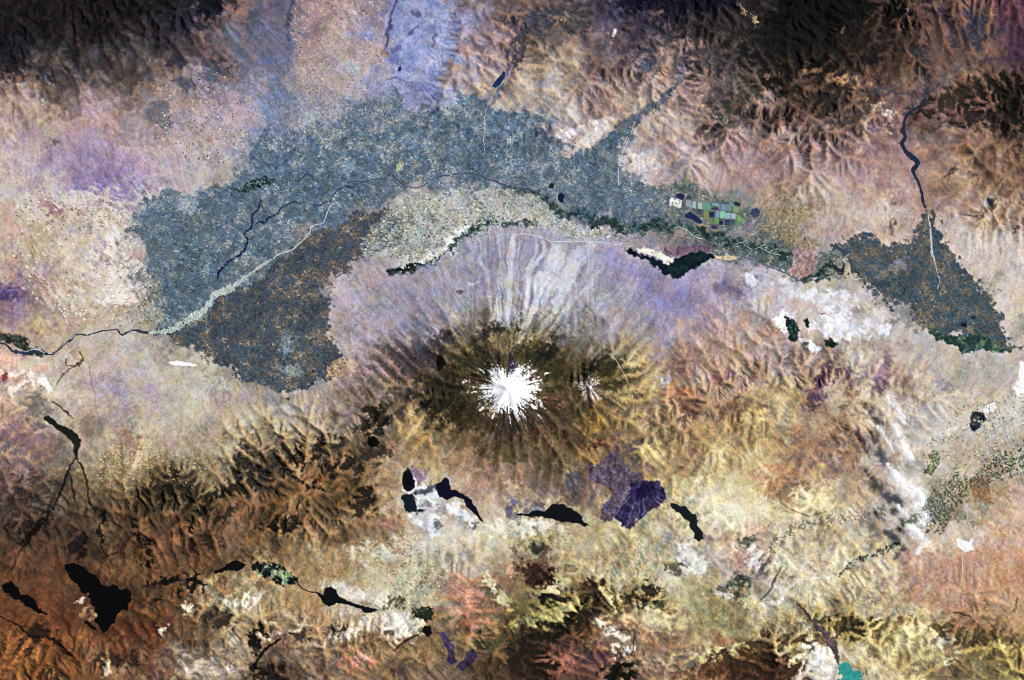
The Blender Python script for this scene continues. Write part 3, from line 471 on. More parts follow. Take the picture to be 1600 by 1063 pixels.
# broad differences of soil
paint('P', 'a48a88', '1050 215 1200 190 1330 205 1420 225 1435 285 1300 285 1200 300 1120 290 1060 262', .45, 26, 12, 4)
paint('P', 'a8949a', '-20 160 200 150 400 150 410 250 300 290 100 280 -20 290', .28, 30, 12, 4)
paint('P', 'bc9c84', '1420 870 1610 855 1610 990 1490 960 1430 920', .45, 22, 10, 4)
paint('P', '9c9488 a49c94', '1440 540 1610 560 1610 640 1500 650 1440 600', .3, 18, 8, 4)
for x, y, rx, ry, c, o in [(1010,376,36,8,'8c8680',.6),(1080,379,44,8,'80767c',.6),(1150,396,44,11,'6c7078',.7),(1200,411,30,10,'5c6870',.7),(1165,352,34,20,'7c7c78',.6),(1020,330,44,15,'76807c',.6),(1212,372,40,26,'7c7864',.6),(1100,308,56,11,'7c8078',.6),
                           (935,370,40,10,'86888a',.5),(900,330,40,12,'747e80',.5),(760,320,60,14,'98988c',.4),(560,300,60,9,'6c747c',.5),(1130,330,50,26,'72807c',.5),(1290,450,40,10,'9c9c84',.5),(1320,435,26,10,'a8a090',.6)]:
    blotch(x, y, rx, ry, c, o, .7, 5, 0)
# cultivated ground
paint('P', '728498 848ea0', '370 262 410 140 520 160 590 140 650 170 720 150 780 160 850 180 880 235 700 262 500 275 420 282', .55, 22, 10, 5, .1)
for hx_, op_, pts_ in [('546a78 687a82', .74, 'A'), ('4a5662 5a5a5a', .86, 'B'), ('485a64 5a6060', .9, 'D'), ('8c8468', .55, 'E'), ('a6aea4 7e8c88', .6, 'C'), ('8c8c80', .45, 'F'), ('586a6a 7c807a', .62, 'P'), ('848c98 9c9894', .4, 'G')]:
    paint('P', hx_, FARM_OUTLINE[pts_], op_, 7 if pts_ == 'A' else 2.5, 8 if pts_ == 'A' else 4, 3.2, .12)
# ---- named pieces of the land: each becomes an object of its own, cut out of the ground sheet
LAND = []       # (key, name, label, category, kind)
def land(name, label, cat, hexs, pts, kind='P', op=1., soft=1.2, warp=1.5, fine=.9, mott=.08, okind=None, speck=0):
    key = 'land%02d' % len(LAND)
    LAND.append((key, name, label, cat, okind))
    paint(kind, hexs, pts, op, soft, warp, fine, mott, key, speck)

land('salt_flat', 'broad white salt flat south of the eastern farmland', 'salt flat', 'dadce4 bcb6b4',
     '1207 436 1225 434 1242 450 1262 452 1285 462 1298 455 1322 452 1345 466 1342 496 1362 505 1392 504 1389 524 1348 527 1322 534 1306 538 1290 530 1270 514 1262 502 1282 490 1292 482 1276 470 1254 474 1236 464 1216 446', op=.9, soft=3, warp=2.5, fine=2, mott=.05)
blotch(1312, 518, 26, 5, 'c8d8e4', .7, .5, 2, -12); blotch(1340, 500, 10, 8, 'c8bcb0', .6); blotch(1285, 487, 7, 4, '9c7c80', .8); blotch(1305, 470, 12, 8, 'd0c4c4', .4)
blotch(1330, 475, 16, 6, 'b4aca0', .7, .6, 3); blotch(1300, 500, 14, 5, 'eef0f6', .8, .5, 3, 20); blotch(1360, 515, 16, 5, 'b0a698', .6, .6, 3); blotch(1240, 458, 14, 5, 'c8bcb4', .6, .6, 3); blotch(1350, 488, 12, 8, '9c9484', .6, .6, 4); blotch(1255, 478, 20, 9, 'c49c88', .6, .6, 3); blotch(1265, 520, 14, 7, 'b4a08c', .8, .6, 2, 35); blotch(1248, 500, 6, 8, 'b89c84', .7)
land('salt_flat', 'small white salt flat left of the dark eastern marsh', 'salt flat', 'ececec d8dcdc', '1206 494 1222 488 1233 486 1232 500 1236 516 1228 524 1212 512', op=.9, soft=2, fine=1.6)
land('salt_flat', 'white salt spit pointing right below the dark eastern marsh', 'salt flat', 'f0f2ee', '1248 530 1258 528 1270 538 1284 545 1271 554 1256 544', soft=1.4)
blotch(1260, 538, 6, 4, '6c6850', .8, .5, 1)
land('salt_flat', 'bright white salt crust beside the upper marsh pool', 'salt flat', 'e4e8e4 c8ccc0', '652 416 666 400 684 389 698 374 714 357 734 353 737 361 723 377 707 391 691 404 674 414', soft=3.5, fine=2, mott=.04)
land('salt_flat', 'pale salt strip along the top of the teal marsh', 'salt flat', 'e0dcc4 d0c8b0', '992 384 1006 388 1024 394 1044 401 1058 406 1052 410 1034 408 1014 400 996 392', soft=1.4, fine=1.4)
land('salt_flat', 'white and grey salt flat around the southern lakes', 'salt flat', 'e0e4e4 b8b8b4',
     '648 762 664 752 684 762 696 780 712 776 722 784 734 796 746 806 752 816 736 820 712 806 694 812 690 832 670 840 652 822 636 806 650 796 656 780', op=.92, soft=3, warp=2.5, fine=2, mott=.05)
for x, y, rx, ry, c, o, a in [(670,765,14,7,'4c4c58',.75,-20),(665,790,9,6,'7c7c84',.6,0),(690,795,12,8,'808084',.6,0),(683,818,6,10,'6c6c60',.8,20),(706,805,12,6,'b8a08c',.9,-20),(695,815,8,8,'c0ac94',.7,0),
                           (742,818,9,3,'6c705c',.7,90),(728,815,8,5,'90907c',.6,0),(715,780,9,8,'bcb8a0',.9,0),(650,775,6,4,'3c3848',.8,0),(655,800,3,5,'241c40',.8,40),(715,795,12,9,'f0f4f8',.7,20),(672,780,8,4,'d8e8ec',.8,0)]:
    blotch(x, y, rx, ry, c, o, .5, 2.5, a, .1)
land('salt_flat', 'white rim of salt hugging the crater lava', 'salt flat', 'f4f2ee', '641 738 650 748 652 760 646 770 640 772 636 768 628 766 630 760 638 766 646 762 648 752', soft=.9, warp=.5, fine=.5)
land('salt_flat', 'white salt sliver lying across the western fan', 'salt flat', 'f6f4f0', '262 567 276 564 290 566 311 571 300 573 284 572 270 570', soft=.8, warp=.3, fine=.4)
land('chalk_patch', 'white chalk patch at the left edge beside the western marsh', 'chalk patch', 'ece8dc', '60 592 72 588 78 596 82 606 78 612 66 604 58 600', soft=1.4, fine=1.4)
land('chalk_patch', 'blocky white clearing on the orange eastern plain', 'chalk patch', 'f0ece0', '1496 842 1519 840 1521 856 1507 858 1497 852', soft=1.2)
land('chalk_patch', 'white chalk patch right of the dark oval wood', 'chalk patch', 'f0ece4', '1534 634 1552 629 1556 640 1548 646 1536 645', soft=1.5)
land('chalk_patch', 'white chalk patch on the right edge of the map', 'chalk patch', 'f2eeea', '1580 606 1592 590 1594 568 1606 562 1606 616 1590 618', soft=1.8, fine=1.4)
land('chalk_patch', 'pink and white gravel pit between the river and the foothills', 'chalk patch', 'd8ccc4 c0aca4', '862 212 876 206 896 200 920 190 944 182 958 184 950 198 940 214 926 226 912 236 896 234 882 224', op=.85, soft=3, fine=2.2)
land('chalk_patch', 'pale chalk ground at the mouth of the northern valley', 'chalk patch', 'd8d0c8 c0b4ac', '968 246 984 240 1004 244 1030 254 1024 268 1004 272 986 270 970 262', op=.85, soft=4, fine=2.2)
land('gravel_pit', 'square pale yellow walled clearing beside the fish ponds', 'gravel pit', 'f0ecd0', '1047 311 1050 309 1065 313 1064 325 1060 325 1046 321', soft=.7, warp=0, fine=.2, mott=.03)
blotch(1057, 318, 2.5, 1.6, 'a89c58', .9, .4, .5)
# dark lava
land('lava_field', 'grey lava tongues spreading left of the violet lava fan', 'lava field', '5c5064 6c6070',
     '916 730 928 722 944 716 958 708 978 726 994 738 1012 750 990 760 976 780 966 800 962 814 946 816 936 806 938 794 950 786 953 768 946 760 932 758 922 750', op=.9, soft=2, fine=1.6, mott=.14)
land('lava_field', 'deep violet lava fan streaming from its dark vent', 'lava field', '30265a 453a62',
     '982 758 996 751 1014 750 1028 756 1037 768 1038 780 1030 790 1016 796 1004 804 992 816 980 827 968 822 961 812 964 798 972 784 978 768', soft=1.5, fine=1.4, mott=.12)
blotch(1006, 768, 20, 11, '1c1248', .9, .5, 3, 5)
land('lava_field', 'black lava round the little crater beside the white rim', 'lava field', '141020 2c2634', '630 738 636 730 642 736 648 748 650 756 646 765 639 768 631 764 627 754', soft=1)
land('lava_field', 'black lava blob on the left flank of the snowy volcano', 'lava field', '121414 202020', '680 560 687 554 694 560 696 570 690 580 683 578 679 570', soft=1.4)
land('lava_field', 'round black lava cone among the western hills', 'lava field', '0a0a0a', '576 684 584 680 592 684 594 691 590 698 582 699 576 694', soft=1.2, warp=.5, fine=.5)
land('lava_field', 'left of two purple lava tongues near the bottom edge', 'lava field', '62506c 584860', '686 992 697 990 703 998 708 1010 709 1024 712 1036 704 1042 697 1032 696 1016 692 1003', soft=1.2)
land('lava_field', 'right of two purple lava tongues near the bottom edge', 'lava field', '56405e 4c3a56', '724 1018 734 1013 742 1018 746 1026 738 1036 730 1042 722 1048 713 1046 714 1040 722 1032', soft=1.3)
land('lava_field', 'brownish purple lava stream running down to the teal reservoir', 'lava field', '74625e 6c5a58', '1240 944 1.5 1256 956 2.5 1270 970 4 1284 985 6 1298 1003 9 1304 1018 7 1308 1034 3', 'L', soft=1.2, fine=1.1)
land('lava_field', 'small dark violet lava outcrop on the northern slope', 'lava field', '4c3c60', '712 456 720 452 726 455 722 459 714 458', soft=.8, warp=.4)
# marsh and wood
land('marsh', 'dark green marsh pool below the white salt crust', 'marsh', '1e3438 2c4646', '604 424 616 416 634 414 640 410 660 412 654 422 649 431 640 428 622 428 612 430', soft=1.2, fine=1.3, mott=.18)
land('marsh', 'narrow dark marsh band curving up to the volcano fans', 'marsh', '34504e 4c645e', '656 418 5 676 410 4 694 396 4 712 380 4 734 364 4 752 350 4 768 346 5 790 352 4 814 352 4 838 346 4', 'L', op=.85, soft=2, fine=2.2, mott=.2)
land('marsh', 'large teal marsh shaped like a spread wing', 'marsh', '122c38 183a44', '978 388 988 386 998 396 1014 404 1032 411 1046 410 1060 404 1074 396 1096 393 1116 396 1118 403 1104 409 1090 416 1074 423 1064 433 1054 434 1044 428 1036 430 1022 419 1006 405 988 396', soft=1.2, fine=1.4, mott=.2)
land('marsh', 'dark green marsh strip left of the eastern salt flat', 'marsh', '26403e 3c5450', '1226 492 1236 498 1246 508 1251 522 1246 536 1238 532 1229 518 1224 504', soft=1.6, fine=1.6, mott=.2)
land('marsh', 'small dark marsh at the foot of the broad salt flat', 'marsh', '2c4844', '1288 534 1300 533 1310 540 1302 545 1292 542', soft=1.2)
land('marsh', 'tiny dark marsh at the left tip of the broad salt flat', 'marsh', '2c4444', '1257 499 1263 497 1267 508 1262 510', soft=1)
land('marsh', 'dark green marsh with ponds at the western farmland edge', 'marsh', '263e44 34524e', '366 300 382 290 398 282 412 274 428 278 432 286 420 291 402 296 384 302', soft=1.6, fine=1.4, mott=.15)
land('marsh', 'dark pool marsh at the right end of the southern farmland', 'marsh', '1c3c3c', '476 582 486 577 494 581 492 587 484 591 476 588', soft=1)
land('marsh', 'dark reed marsh in the southern basin above the small lake', 'marsh', '34402e 445038', '646 952 660 948 676 952 678 964 672 972 656 968 648 962', soft=2, fine=2, mott=.25)
land('marsh', 'green meadow marsh at the eastern tip of the farmland', 'marsh', '2c4a48 50705c', '1452 514 1462 512 1478 522 1494 528 1510 520 1530 522 1552 534 1584 544 1560 550 1524 548 1504 552 1488 540 1462 532', op=.9, soft=2, fine=2, mott=.2)
land('marsh', 'dark marsh loop beside the round brown knoll', 'marsh', '2c4048 384c50', '1276 434 3 1288 422 4 1298 412 5 1306 420 4 1316 424 3 1318 414 2', 'L', soft=1.4, fine=1.2, mott=.15)
land('marsh', 'marsh meadow left of the middle southern lake', 'marsh', '242c22 7c8c6c', '392 886 402 878 424 880 446 885 458 896 464 908 448 914 430 904 410 898', soft=1.4, fine=1.5, mott=.2)
land('riverside_wood', 'dark green riverside wood following the river eastwards', 'wood', '2c4848 4a645e',
     '790 292 2 820 300 3 840 308 4 858 314 5 872 330 5 890 334 5 906 328 5 920 340 6 932 356 8 952 352 8 984 352 8 1002 362 10 1018 352 8 1044 354 6 1066 358 6 1090 364 6 1108 372 7 1124 368 6 1142 384 6 1156 378 5 1168 388 5 1188 384 5 1210 394 5 1232 404 7 1248 424 6 1260 438 5 1284 434 4 1302 428 3', 'L', op=.88, soft=3.4, fine=2.6, warp=2.6, mott=.2)
land('riverside_wood', 'dark green wood in the eastern valley below the clouds', 'wood', '3c4c3e 5c684e', '1398 832 1420 812 1440 796 1452 776 1472 762 1494 748 1514 740 1536 724 1562 716 1606 690 1606 736 1570 742 1544 752 1522 760 1506 772 1500 792 1490 812 1478 832 1456 838 1430 828', op=.85, soft=4, warp=3, fine=3.2, mott=.2, speck=-.1)
land('riverside_wood', 'dark oval wood beside the white chalk patch', 'wood', '26344a 3c4c4c', '1514 652 1520 645 1532 644 1538 654 1534 668 1526 676 1517 668', soft=2, fine=1.6, mott=.2)
land('riverside_wood', 'straight green strip of trees left of the eastern plain', 'wood', '5c6c4c 78805c', '1441 744 1450 722 1460 704 1469 710 1464 730 1455 744', op=.85, soft=1.6, fine=1.2, mott=.25)
land('riverside_wood', 'dark wooded valley slanting down left from the clouds', 'wood', '3c483c 5c6054', '1303 899 1.2 1325 886 2.5 1345 874 4 1365 866 5 1385 860 5 1400 852 3', 'L', op=.85, soft=1.6, fine=1.8, mott=.2, speck=-.6)
land('riverside_wood', 'scattered trees along the pale eastern stream', 'wood', '505a44 78745c', '1205 850 7 1222 838 8 1236 830 6 1285 815 4 1315 812 6 1345 805 7 1380 798 7', 'L', op=.8, soft=4, fine=3.5, mott=.2, speck=.3, okind='stuff')
land('riverside_wood', 'dark trees at the left side of the western fan', 'wood', '2c3434 4c5450', '0 528 5 16 532 7 34 534 7 44 548 6 62 552 5', 'L', op=.85, soft=2.4, fine=2, mott=.25)
land('knoll', 'round brown knoll circled by the river', 'knoll', 'a08480 b09890', '1240 395 1254 388 1270 390 1279 402 1277 420 1266 434 1250 436 1236 428 1232 420 1242 412', soft=1.6, fine=.9, mott=.08)
land('knoll', 'tan knoll at the tip of the southern farmland', 'knoll', 'c0a080 b4967c', '512 572 528 560 540 558 548 570 544 582 528 588 516 588 506 590', soft=2, fine=1.6)
paint('P', '6c5868 806c78', '1036 386 1122 381 1118 394 1076 395 1058 402 1042 396', .8, 2, 1, 1.2, .15)
paint('P', 'ccb88c', '1117 399 1134 398 1150 401 1153 406 1138 406 1120 404', .9, 1.2, .5, .8)
blotch(1062, 366, 22, 9, '9c8c84', .6, .5, 2); blotch(1165, 358, 16, 14, '94848c', .6); blotch(1096, 354, 10, 6, 'a89878', .7)
blotch(1178, 440, 12, 5, 'd8dce4', .8, .5, 2, 20); blotch(1168, 432, 8, 4, 'dce0e8', .7); blotch(1215, 455, 16, 14, 'b0a0a4', .5); blotch(1195, 470, 14, 8, 'c8a888', .6)
blotch(738, 443, 7, 3, 'e4ecf0', .9, .4, 1.5); blotch(1405, 650, 3, 2, 'f0f0f0', .0)
blotch(600, 520, 40, 26, 'a0949c', .4); blotch(525, 455, 30, 9, 'b0aaa4', .6, .5, 3, -10)

# towns (grey-blue ground; their houses are added later)
TOWNS = [  # name, label, x, y, rx, ry, ground, houses
    ('town', 'pale blue-grey town in the western farmland', 290, 318, 19, 14, '9ca8ae', 130),
    ('town', 'pale blue-grey town below the left of the city', 482, 188, 12, 15, '94a4ac', 80),
    ('town', 'pale blue town beside the river north of the green square field', 546, 262, 11, 8, '8ea2b0', 50),
    ('town', 'pale town at the heart of the southern farmland', 450, 535, 12, 14, '8c98a0', 70),
    ('town', 'pale green-grey town by the southern marsh pool', 456, 578, 16, 12, '98a69c', 60),
    ('town', 'pale town left of the northern gravel pit', 640, 215, 14, 10, '8e9aa4', 50),
    ('town', 'pale town near the middle of the northern plain', 600, 232, 10, 7, '94a0a8', 40),
    ('town', 'bluish town at the top of the wedge of eastern farmland', 1405, 412, 12, 8, '8c8c98', 50),
    ('town', 'bluish village patch west of the city ravine', 545, 108, 16, 12, '98a0ac', 50),
    ('town', 'bluish town on the right side of the northern farmland', 820, 262, 16, 9, '8894a4', 60),
]
for n, l, x, y, rx, ry, c, k in TOWNS: blotch(x, y, rx, ry, c, .75, .6, 5)
CITY = '600 118 590 100 602 72 612 44 616 -12 690 -12 696 30 724 18 716 46 702 66 700 100 706 132 690 150 664 168 636 158 622 146 606 132'
paint('P', '868fb8 949fc2', CITY, .8, 16, 11, 6, .05); blotch(650, 60, 34, 50, '8490bc', .5, .6, 8); blotch(660, 150, 44, 18, '828ab0', .45, .7, 8)
for p, c in [('622 0 2 612 25 2.4 606 50 2.4 604 72 2','4c5478'),('648 20 4 655 24 4','5c6488'),('615 80 6 624 74 4','646494'),('612 92 9 624 96 7','7476a0'),('655 40 2 650 48 2.5 640 52 1.5','5c6484'),('676 58 1.5 677 72 2','5c5c80'),
             ('602 124 1 620 122 1.6 640 130 1','646c90'),('640 135 6 690 140 6 680 150 7','787ca0')]:
    paint('L', c, p, .75, 2, 1.5, 1)
land('city_knoll', 'brown bare knoll beside the city ravine', 'knoll', '7c6050 94806c', '594 78 602 76 606 84 602 89 596 87', op=.8, soft=3)
paint('P', 'a4b47c', '620 256 629 254 631 266 619 268', .9, 1, .3, .3)
# ------------------------------------------------------------------ snow, streaks and grain
SX, SY = 791., 606.
dxs, dys = X - SX, Y - SY
rs, th = np.hypot(dxs, dys), np.arctan2(dys, dxs)
rng = np.random.default_rng(77)
def ring(freq, seed):
    """noise round the cone: streak value per angle, changing slowly with radius"""
    lat = np.random.default_rng(seed).standard_normal((24, freq)).astype(np.float32)
    u = (th/(2*math.pi) + .5)*freq + .25*fa; v = np.clip(rs/17, 0, 22.9)
    i, j = np.floor(u).astype(int), np.floor(v).astype(int); f, g = u-i, v-j
    f, g = f*f*(3-2*f), g*g*(3-2*g)
    return (lat[j, i % freq]*(1-f) + lat[j, (i+1) % freq]*f)*(1-g) + (lat[j+1, i % freq]*(1-f) + lat[j+1, (i+1) % freq]*f)*g
rk = 1 + .22*np.cos(th - .45) + .06*np.cos(2*th)                 # lobed: longest to the lower right
rk = np.where((th < -1.25) & (th > -1.75) & (rs > 17), rk - .35*smooth(.26, .05, np.abs(th + 1.48)), rk)
SN1 = ring(120, 5); SN2 = ring(260, 6)
snow_v = (35*rk - rs) / 13 + .55*SN1*smooth(10, 26, rs) + .80*SN2*smooth(10, 26, rs) + .10*fa + .32*fs*smooth(16, 30, rs)
SNOW = smooth(-.3, .8, snow_v)
spk = smooth(1.25, 1.7, fs) * smooth(.9, .2, np.hypot((X-727)/15, (Y-600)/22)); SNOW = np.maximum(SNOW, .9*spk)
spk = smooth(.8, 1.4, fs + .3*SN1) * smooth(1., .3, np.hypot((X-840)/14, (Y-628)/10)); SNOW = np.maximum(SNOW, .8*spk)
# bare purple gorge on the upper side
paint('L', '5c5470 443c58', '801 544 1.8 800 562 3 798 578 4.4 797 594 4', .95, 1.5, 1, 1, .2)
paint('L', 'b8a878', '806 482 .8 804 505 .8 800 530 1 798 548 1.2', .6, 1, 1, .6)
FARM0 = np.zeros((H, W), np.float32)
for k_ in 'ABCD':
    w, sd, m = mask_of('P', pairs(FARM_OUTLINE[k_]), 4, 5, 3); FARM0[w] = np.maximum(FARM0[w], m)
# radial scree on the small cone
d2x, d2y = X - 922, Y - 605
r2, t2 = np.hypot(d2x, d2y), np.arctan2(d2y, d2x)
lat2 = rng.standard_normal(46).astype(np.float32)
u2 = (t2/(2*math.pi) + .5)*46 + .6*fa; i2 = np.floor(u2).astype(int); f2 = u2 - i2
n2 = lat2[i2 % 46]*(1-f2) + lat2[(i2+1) % 46]*f2
m = smooth(25, 8, r2 - 5*n2) * smooth(-.7, .5, n2) * .9
COL = COL*(1-m[..., None]) + hexc('b8a8a0')*m[..., None]
m = smooth(22, 8, r2) * smooth(.2, -.9, n2) * .6
COL = COL*(1-m[..., None]) + hexc('6c5c64')*m[..., None]
m = smooth(3.2, .8, r2)[..., None]; COL = COL*(1-m) + hexc('e8e4e0')*m
# gravel runs fanning out from the volcano to the northern marshes
def rays(freq, cell, seed, bend):
    lat = np.random.default_rng(seed).standard_normal((16, freq)).astype(np.float32)
    u = (th/(2*math.pi) + .5)*freq + bend*wa; v = np.clip(rs/cell, 0, 14.9)
    i, j = np.floor(u).astype(int), np.floor(v).astype(int); f, g = u-i, v-j; g = g*g*(3-2*g)
    return (lat[j, i % freq]*(1-f) + lat[j, (i+1) % freq]*f)*(1-g) + (lat[j+1, i % freq]*(1-f) + lat[j+1, (i+1) % freq]*f)*g
ap = smooth(85, 120, rs) * smooth(262, 225, rs + 5*wb) * smooth(.95, .75, np.abs(th + 1.50)) * (1 - FARM0)
r4 = .8*rays(150, 95, 91, .5) + .7*rays(330, 70, 92, .6) + .35*rays(700, 40, 93, .8)
lav = smooth(105, 160, rs + 12*wa) * smooth(1.35, 1.05, np.abs(th + 1.52)) * smooth(270, 240, rs) * (1 - FARM0)
m = (lav*.55)[..., None]; COL = COL*(1-m) + hexc('898a9a')*m
core4 = smooth(.62, .2, np.abs(th + 1.36))
grey4 = COL.mean(-1, keepdims=True); COL = COL + (grey4 - COL)*.35*ap[..., None]
m = (ap*smooth(-.1, 1.3, r4 + .35*core4)*(.10 + .40*core4))[..., None]; COL = COL*(1-m) + hexc('ccd2dc')*m
m = (ap*smooth(.3, 1.5, rays(120, 110, 94, .5))*.45*smooth(225, 120, rs))[..., None]; COL = COL*(1-m) + hexc('bca884')*m
m = (ap*smooth(.0, 1.4, -r4)*.42)[..., None]; COL = COL*(1-m) + hexc('807e94')*m
# flow lines of the violet lava fan
u3 = (np.arctan2(Y - 758, X - 1001)/(2*math.pi) + .5)*150 + .5*fa; i3 = np.floor(u3).astype(int); f3 = u3 - i3
lat3 = rng.standard_normal(150).astype(np.float32); n3 = lat3[i3 % 150]*(1-f3) + lat3[(i3+1) % 150]*f3
r3 = np.hypot(X - 1001, Y - 758)
lavam = [MASK[k[0]] for k in LAND if k[2].startswith('deep violet')][0][..., None]
t3 = (smooth(8, 42, r3)*(.45 + .4*n3)).clip(0, 1)[..., None]*lavam
COL = COL*(1-t3) + hexc('6a5e78')*t3
# radial streaks on the big cone
m = smooth(130, 40, rs) * (1 - SNOW)
COL = COL * (1 + (.10*SN1 + .10*SN2)*m)[..., None]

FARM_ZONES = [  # key, outline, palette, fill, cell
    ('A', FARM_OUTLINE['A'],
     '34505c 406072 50708a 607c90 4e6a68 70848e 587488 7c7c74 84949c a4a49c', .66, 3.1),
    ('B', FARM_OUTLINE['B'],
     '223444 2c4050 3a4e5e 44525c 4c5c54 546874 605a52 706254 807260 948a78', .78, 3.2),
    ('C', FARM_OUTLINE['C'],
     '4c5c58 667670 7c8a80 98a090 b0b09c c4c8b4 d8d8c8 b8ac94', .6, 3.4),
    ('D', FARM_OUTLINE['D'],
     '263c48 304a5a 3e5664 465e64 54686e 5c5e58 706050 7c6c54 8a7c64', .8, 3.0),
    ('E', FARM_OUTLINE['E'],
     '6c6854 8c8064 a89468 c0a878 54564c 7c7458', .66, 3.0),
    ('F', FARM_OUTLINE['F'], '44504c 5c645a a89c84 bcb098 74786c', .5, 3.2),
    ('G', FARM_OUTLINE['G'], '7c8894 949a9c a49c94 687484 b0aaa2 8a8a90', .5, 3.2),
]
FARM_ZONES += [
    ('P', FARM_OUTLINE['P'], '385450 446460 5c7470 70807c 8c8c80 a09c8c 4c6868', .5, 3.0),
    ('I', FARM_OUTLINE['I'], 'e4d8c4 d4c8b4 c4b09a a89878 f0e6d8 8c866c b8a894 cdbca8', .42, 4.2),
    ('J', FARM_OUTLINE['J'], '5c6450 4c5844 d8ccb0 c4b494 8c8870 e0d8c0 707458', .30, 3.2),
    ('K', FARM_OUTLINE['K'], 'b89c68 ccb07c 907850 dcc490 6c5c44', .40, 2.6),
    ('L', FARM_OUTLINE['L'], '5c5c58 6c6a64 bcac98 ccc0ac 4c5054 a49484', .26, 3.0),
    ('M', FARM_OUTLINE['M'], '8c7c78 a89890 b8aca0 746c70 c4bab0', .32, 2.6),
    ('N', FARM_OUTLINE['N'], 'a4885c 8c7048 c0a474 5c4c30', .6, 2.4),
    ('O', FARM_OUTLINE['O'], 'd8d0b0 8c8c68 5c6048 c4bc9c e4dcc4', .35, 2.8)]
FARMM = np.zeros((H, W), np.float32)
for z in FARM_ZONES[:8]:
    w, sd, m = mask_of('P', pairs(z[1]), 4, 5, 3)
    FARMM[w] = np.maximum(FARMM[w], m)

# local variation of rock, soil and scrub
hill = smooth(.02, .4, ROUGH)
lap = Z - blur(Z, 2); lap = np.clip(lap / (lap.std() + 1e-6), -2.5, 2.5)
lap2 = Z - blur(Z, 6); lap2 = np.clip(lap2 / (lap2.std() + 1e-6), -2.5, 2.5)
n_big, n_mid, n_hue, n_grn = fbm(22, 61, 4, .65), fbm(7, 62, 3, .75), fbm(14, 63, 4, .7), gnoise(1.5, 64)
n_fin = fbm(3.2, 65, 2, .9)
COL = COL + .55*(COL - blur(COL, 2)) + .15*(COL - blur(COL, 10))
lum = 1 + .05*n_big*(.55 + .7*hill) + .030*n_mid*(.5 + .7*hill) + .028*n_fin + .036*n_grn
lum += (.026*ST + .012*ST2) * (1 - .65*hill) * (1 - .85*FARMM)
lum += hill * (.014*lap + .016*lap2)                             # ground colour follows local relief: lighter crests, darker gullies
# rock layers: the same beds crop out along the contours
strata = smooth(.25, .6, ROUGH) * np.maximum(smooth(840, 920, Y + 30*wa), .75*smooth(1020, 1080, X + 20*wb)*smooth(520, 560, Y)*smooth(820, 780, Y))
strata = np.maximum(strata, .45*smooth(.4, .7, ROUGH)*smooth(260, 200, Y)*smooth(700, 760, X))
bed = np.sin(2*math.pi*(Z + 40*fm)/(120 + 20*n_big.clip(-2, 2))) + .6*np.sin(2*math.pi*(Z + 25*fm)/43.)
lum += .06*strata*bed
wash = smooth(4.6, 6.5, FLOW) * smooth(.05, .3, ROUGH)
lum -= .08*wash*smooth(-.3, .6, n_big) - .05*wash*smooth(.3, -.6, n_big)   # some washes scrubby, some pale gravel
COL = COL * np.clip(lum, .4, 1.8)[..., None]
COL[..., 0] *= 1 + .022*n_hue + .016*gnoise(1.5, 66) + .006*ST2*(1-FARMM)
COL[..., 2] *= 1 - .030*n_hue + .018*gnoise(1.5, 67) - .012*n_mid
n_mauve = fbm(9, 68, 4, .8) + .5*ST2*(1 - hill); n_mauve = np.sign(n_mauve)*np.sqrt(np.abs(n_mauve))
COL *= 1 + (n_mauve*(1 - .6*FARMM))[..., None]*np.array([.008, -.014, .018], np.float32)
grey = COL.mean(-1, keepdims=True); COL = grey + SAT*(COL - grey)
COL = np.clip(COL, .01, 1)
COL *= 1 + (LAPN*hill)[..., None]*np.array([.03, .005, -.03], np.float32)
COL *= 1 + smooth(620, 330, Y)[..., None]*np.array([.0, -.012, .012], np.float32)
COL = lift(COL); COL = np.clip(COL - .032*np.sin(2*math.pi*COL), .005, 1)
COL = COL*(1 - SNOW[..., None]) + np.array([1.0, 1.0, 1.0], np.float32)*SNOW[..., None]
MASK['snow'] = SNOW
